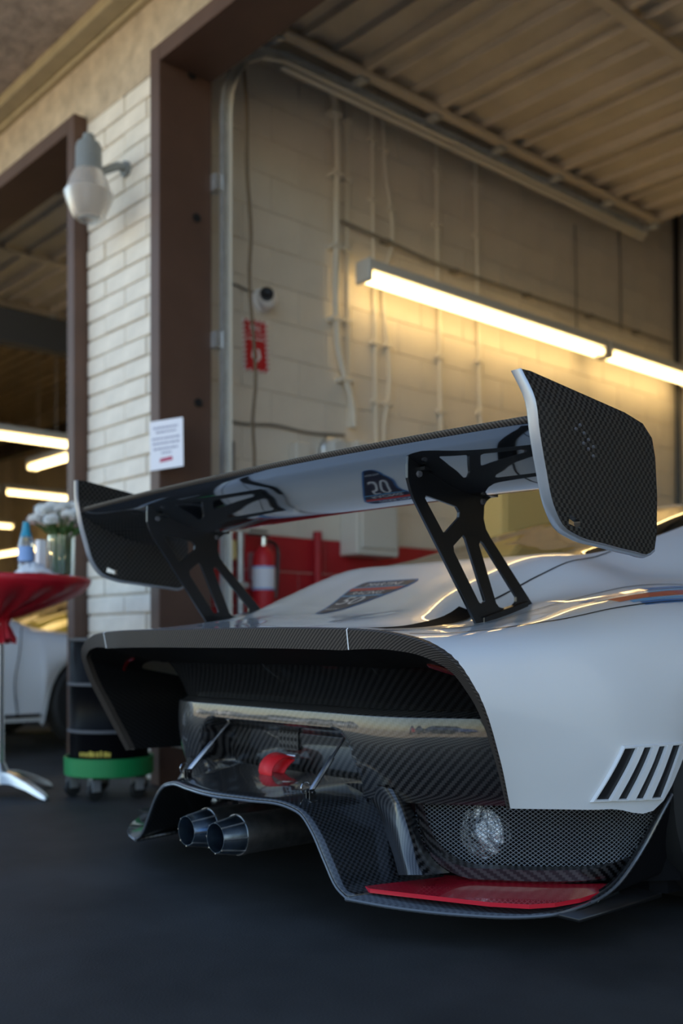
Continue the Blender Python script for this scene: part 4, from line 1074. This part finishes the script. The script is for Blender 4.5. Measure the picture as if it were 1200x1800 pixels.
for i, (r, z) in enumerate(prof_):
    amp = 0 if i < 3 else .022*sm(3, 8, i)
    rings.append([Vector((tx+(r+ (amp*math.sin(k*2*PI/96*17+i*.35) if r < .4 else 0)*(.6 if r < .08 else 1))*math.cos(2*PI*k/96), ty+(r+(amp*math.sin(k*2*PI/96*17+i*.35) if r < .4 else 0)*(.6 if r < .08 else 1))*math.sin(2*PI*k/96), z+(.6*amp*math.cos(k*2*PI/96*17+i*.3) if r > .08 else 0)+(0 if i < 11 else .015*math.sin(k*2*PI/96*5)))) for k in range(96)])
b = MB(); b.ring(rings, True, False)
tag(b.build('tablecloth', 'cloth', origin=(tx, ty, TZ-.29), angle=0), 'red gathered cloth over the high table', 'tablecloth')
def onT(px, dep=0): 
    d = ray(px, 1012); k = (tx*FW.x+ty*FW.y)+dep; return Vector((d.x*k, d.y*k, TZ+.0005))
# vase with flowers
vp = onT(108, .06)
t = thing('glass_vase', 'clear straight glass vase holding white flowers', 'vase', vp)
MB().lathe([(0, 0), (.058, 0), (.060, .005), (.062, .195), (.057, .195), (.055, .015), (0, .012)], vp, 32).build('glass', 'vglass', t)
fl0 = None; fr_ = random.Random(3)
def flower_mesh():
    b = MB()
    for ly, (n, r, el) in enumerate(((12, .040, -.15), (12, .042, .25), (11, .040, .62), (9, .036, .95), (6, .030, 1.25))):
        for k in range(n):
            a = 2*PI*(k+.5*(ly % 2))/n; e = el; u = Vector((math.cos(a)*math.cos(e), math.sin(a)*math.cos(e), math.sin(e))); s_ = Vector((-math.sin(a), math.cos(a), 0)); up = u.cross(s_)
            b.add([u*.006, u*r*.6+s_*.011+up*-.004, u*r+Vector((0, 0, .004)), u*r*.6-s_*.011+up*-.004], [(0, 1, 2, 3)])
    return b
heads = []
for k in range(20):
    ph = k*2.399; rr = .125*math.sqrt((k+.4)/20); z = .335-6.0*rr*rr + fr_.uniform(-.012, .012)
    heads.append(Vector((vp.x+rr*math.cos(ph)*1.15, vp.y+rr*math.sin(ph)*1.15, vp.z+z)))
for h in heads:
    f = thing('flower', 'white chrysanthemum in the glass vase on the high table', 'flower', (vp.x+(h.x-vp.x)*.3, vp.y+(h.y-vp.y)*.3, vp.z+.02), 'white flowers in the vase')
    if fl0 is None:
        fl0 = flower_mesh().build('bloom', 'petal', None, smooth=False); fl0.location = h; adopt(fl0, f)
    else: clone(fl0, 'bloom', h, f, (fr_.uniform(-.5, .5), fr_.uniform(-.5, .5), fr_.uniform(0, 6)))
    MB().tube([(vp.x+(h.x-vp.x)*.3, vp.y+(h.y-vp.y)*.3, vp.z+.02), (vp.x+(h.x-vp.x)*.35, vp.y+(h.y-vp.y)*.35, vp.z+.19), h], .005, 5).build('stem', 'leaf', f)
    for e in (1, -1):
        q = Vector((vp.x+(h.x-vp.x)*.5, vp.y+(h.y-vp.y)*.5, vp.z+.21)); o_ = Vector((fr_.uniform(-.05, .05), fr_.uniform(-.05, .05), .03))
        lf = MB(); lf.add([q, q+o_*.5+Vector((.012, .008, 0)), q+o_, q+o_*.5-Vector((.012, .008, 0))], [(0, 1, 2, 3)]); lf.build('leaf', 'leaf', f, smooth=False)
# bottle, candle holder, napkin, fork-like pick
bp_ = onT(46, -.12)
t = thing('water_bottle', 'clear water bottle with blue cap on the high table', 'bottle', bp_)
MB().lathe([(0, 0), (.030, 0), (.034, .006), (.034, .05), (.032, .055), (.034, .06), (.034, .14), (.028, .17), (.014, .195), (.0135, .205), (0, .205)], bp_, 24).build('bottle_body', 'water', t)
MB().lathe([(.0345, .065), (.0350, .065), (.0350, .13), (.0345, .13)], bp_, 24, caps=False).build('wrap_label', 'labelblue', t)
MB().lathe([(0, .205), (.017, .200), (.024, .185), (.026, .172), (.024, .172), (.020, .19), (.016, .222), (.014, .24), (0, .24)], bp_, 20).build('cap', 'cap', t)
cp_ = onT(72, .03)
tag(MB().box((cp_.x-.02, cp_.y-.02, cp_.z), (cp_.x+.02, cp_.y+.02, cp_.z+.175)).build('candle_block', 'petal', smooth=False, bevel=.004, origin=cp_), 'tall white block candle between bottle and vase', 'candle')
np_ = onT(60, -.20); rr_ = random.Random(5)
P = []
for i in range(12):
    row = []
    for j in range(12):
        u, v = i/11-.5, j/11-.5; e = max(0, 1-4*(u*u+v*v)*.95); row.append(np_+Vector((u*.16, v*.16, .001+.045*e*(.6+.8*rr_.random()))))
    P.append(row)
tag(MB().grid(P).build('napkin', 'white', origin=np_, solid=.002, angle=0), 'crumpled white napkin in front of the bottle', 'napkin')
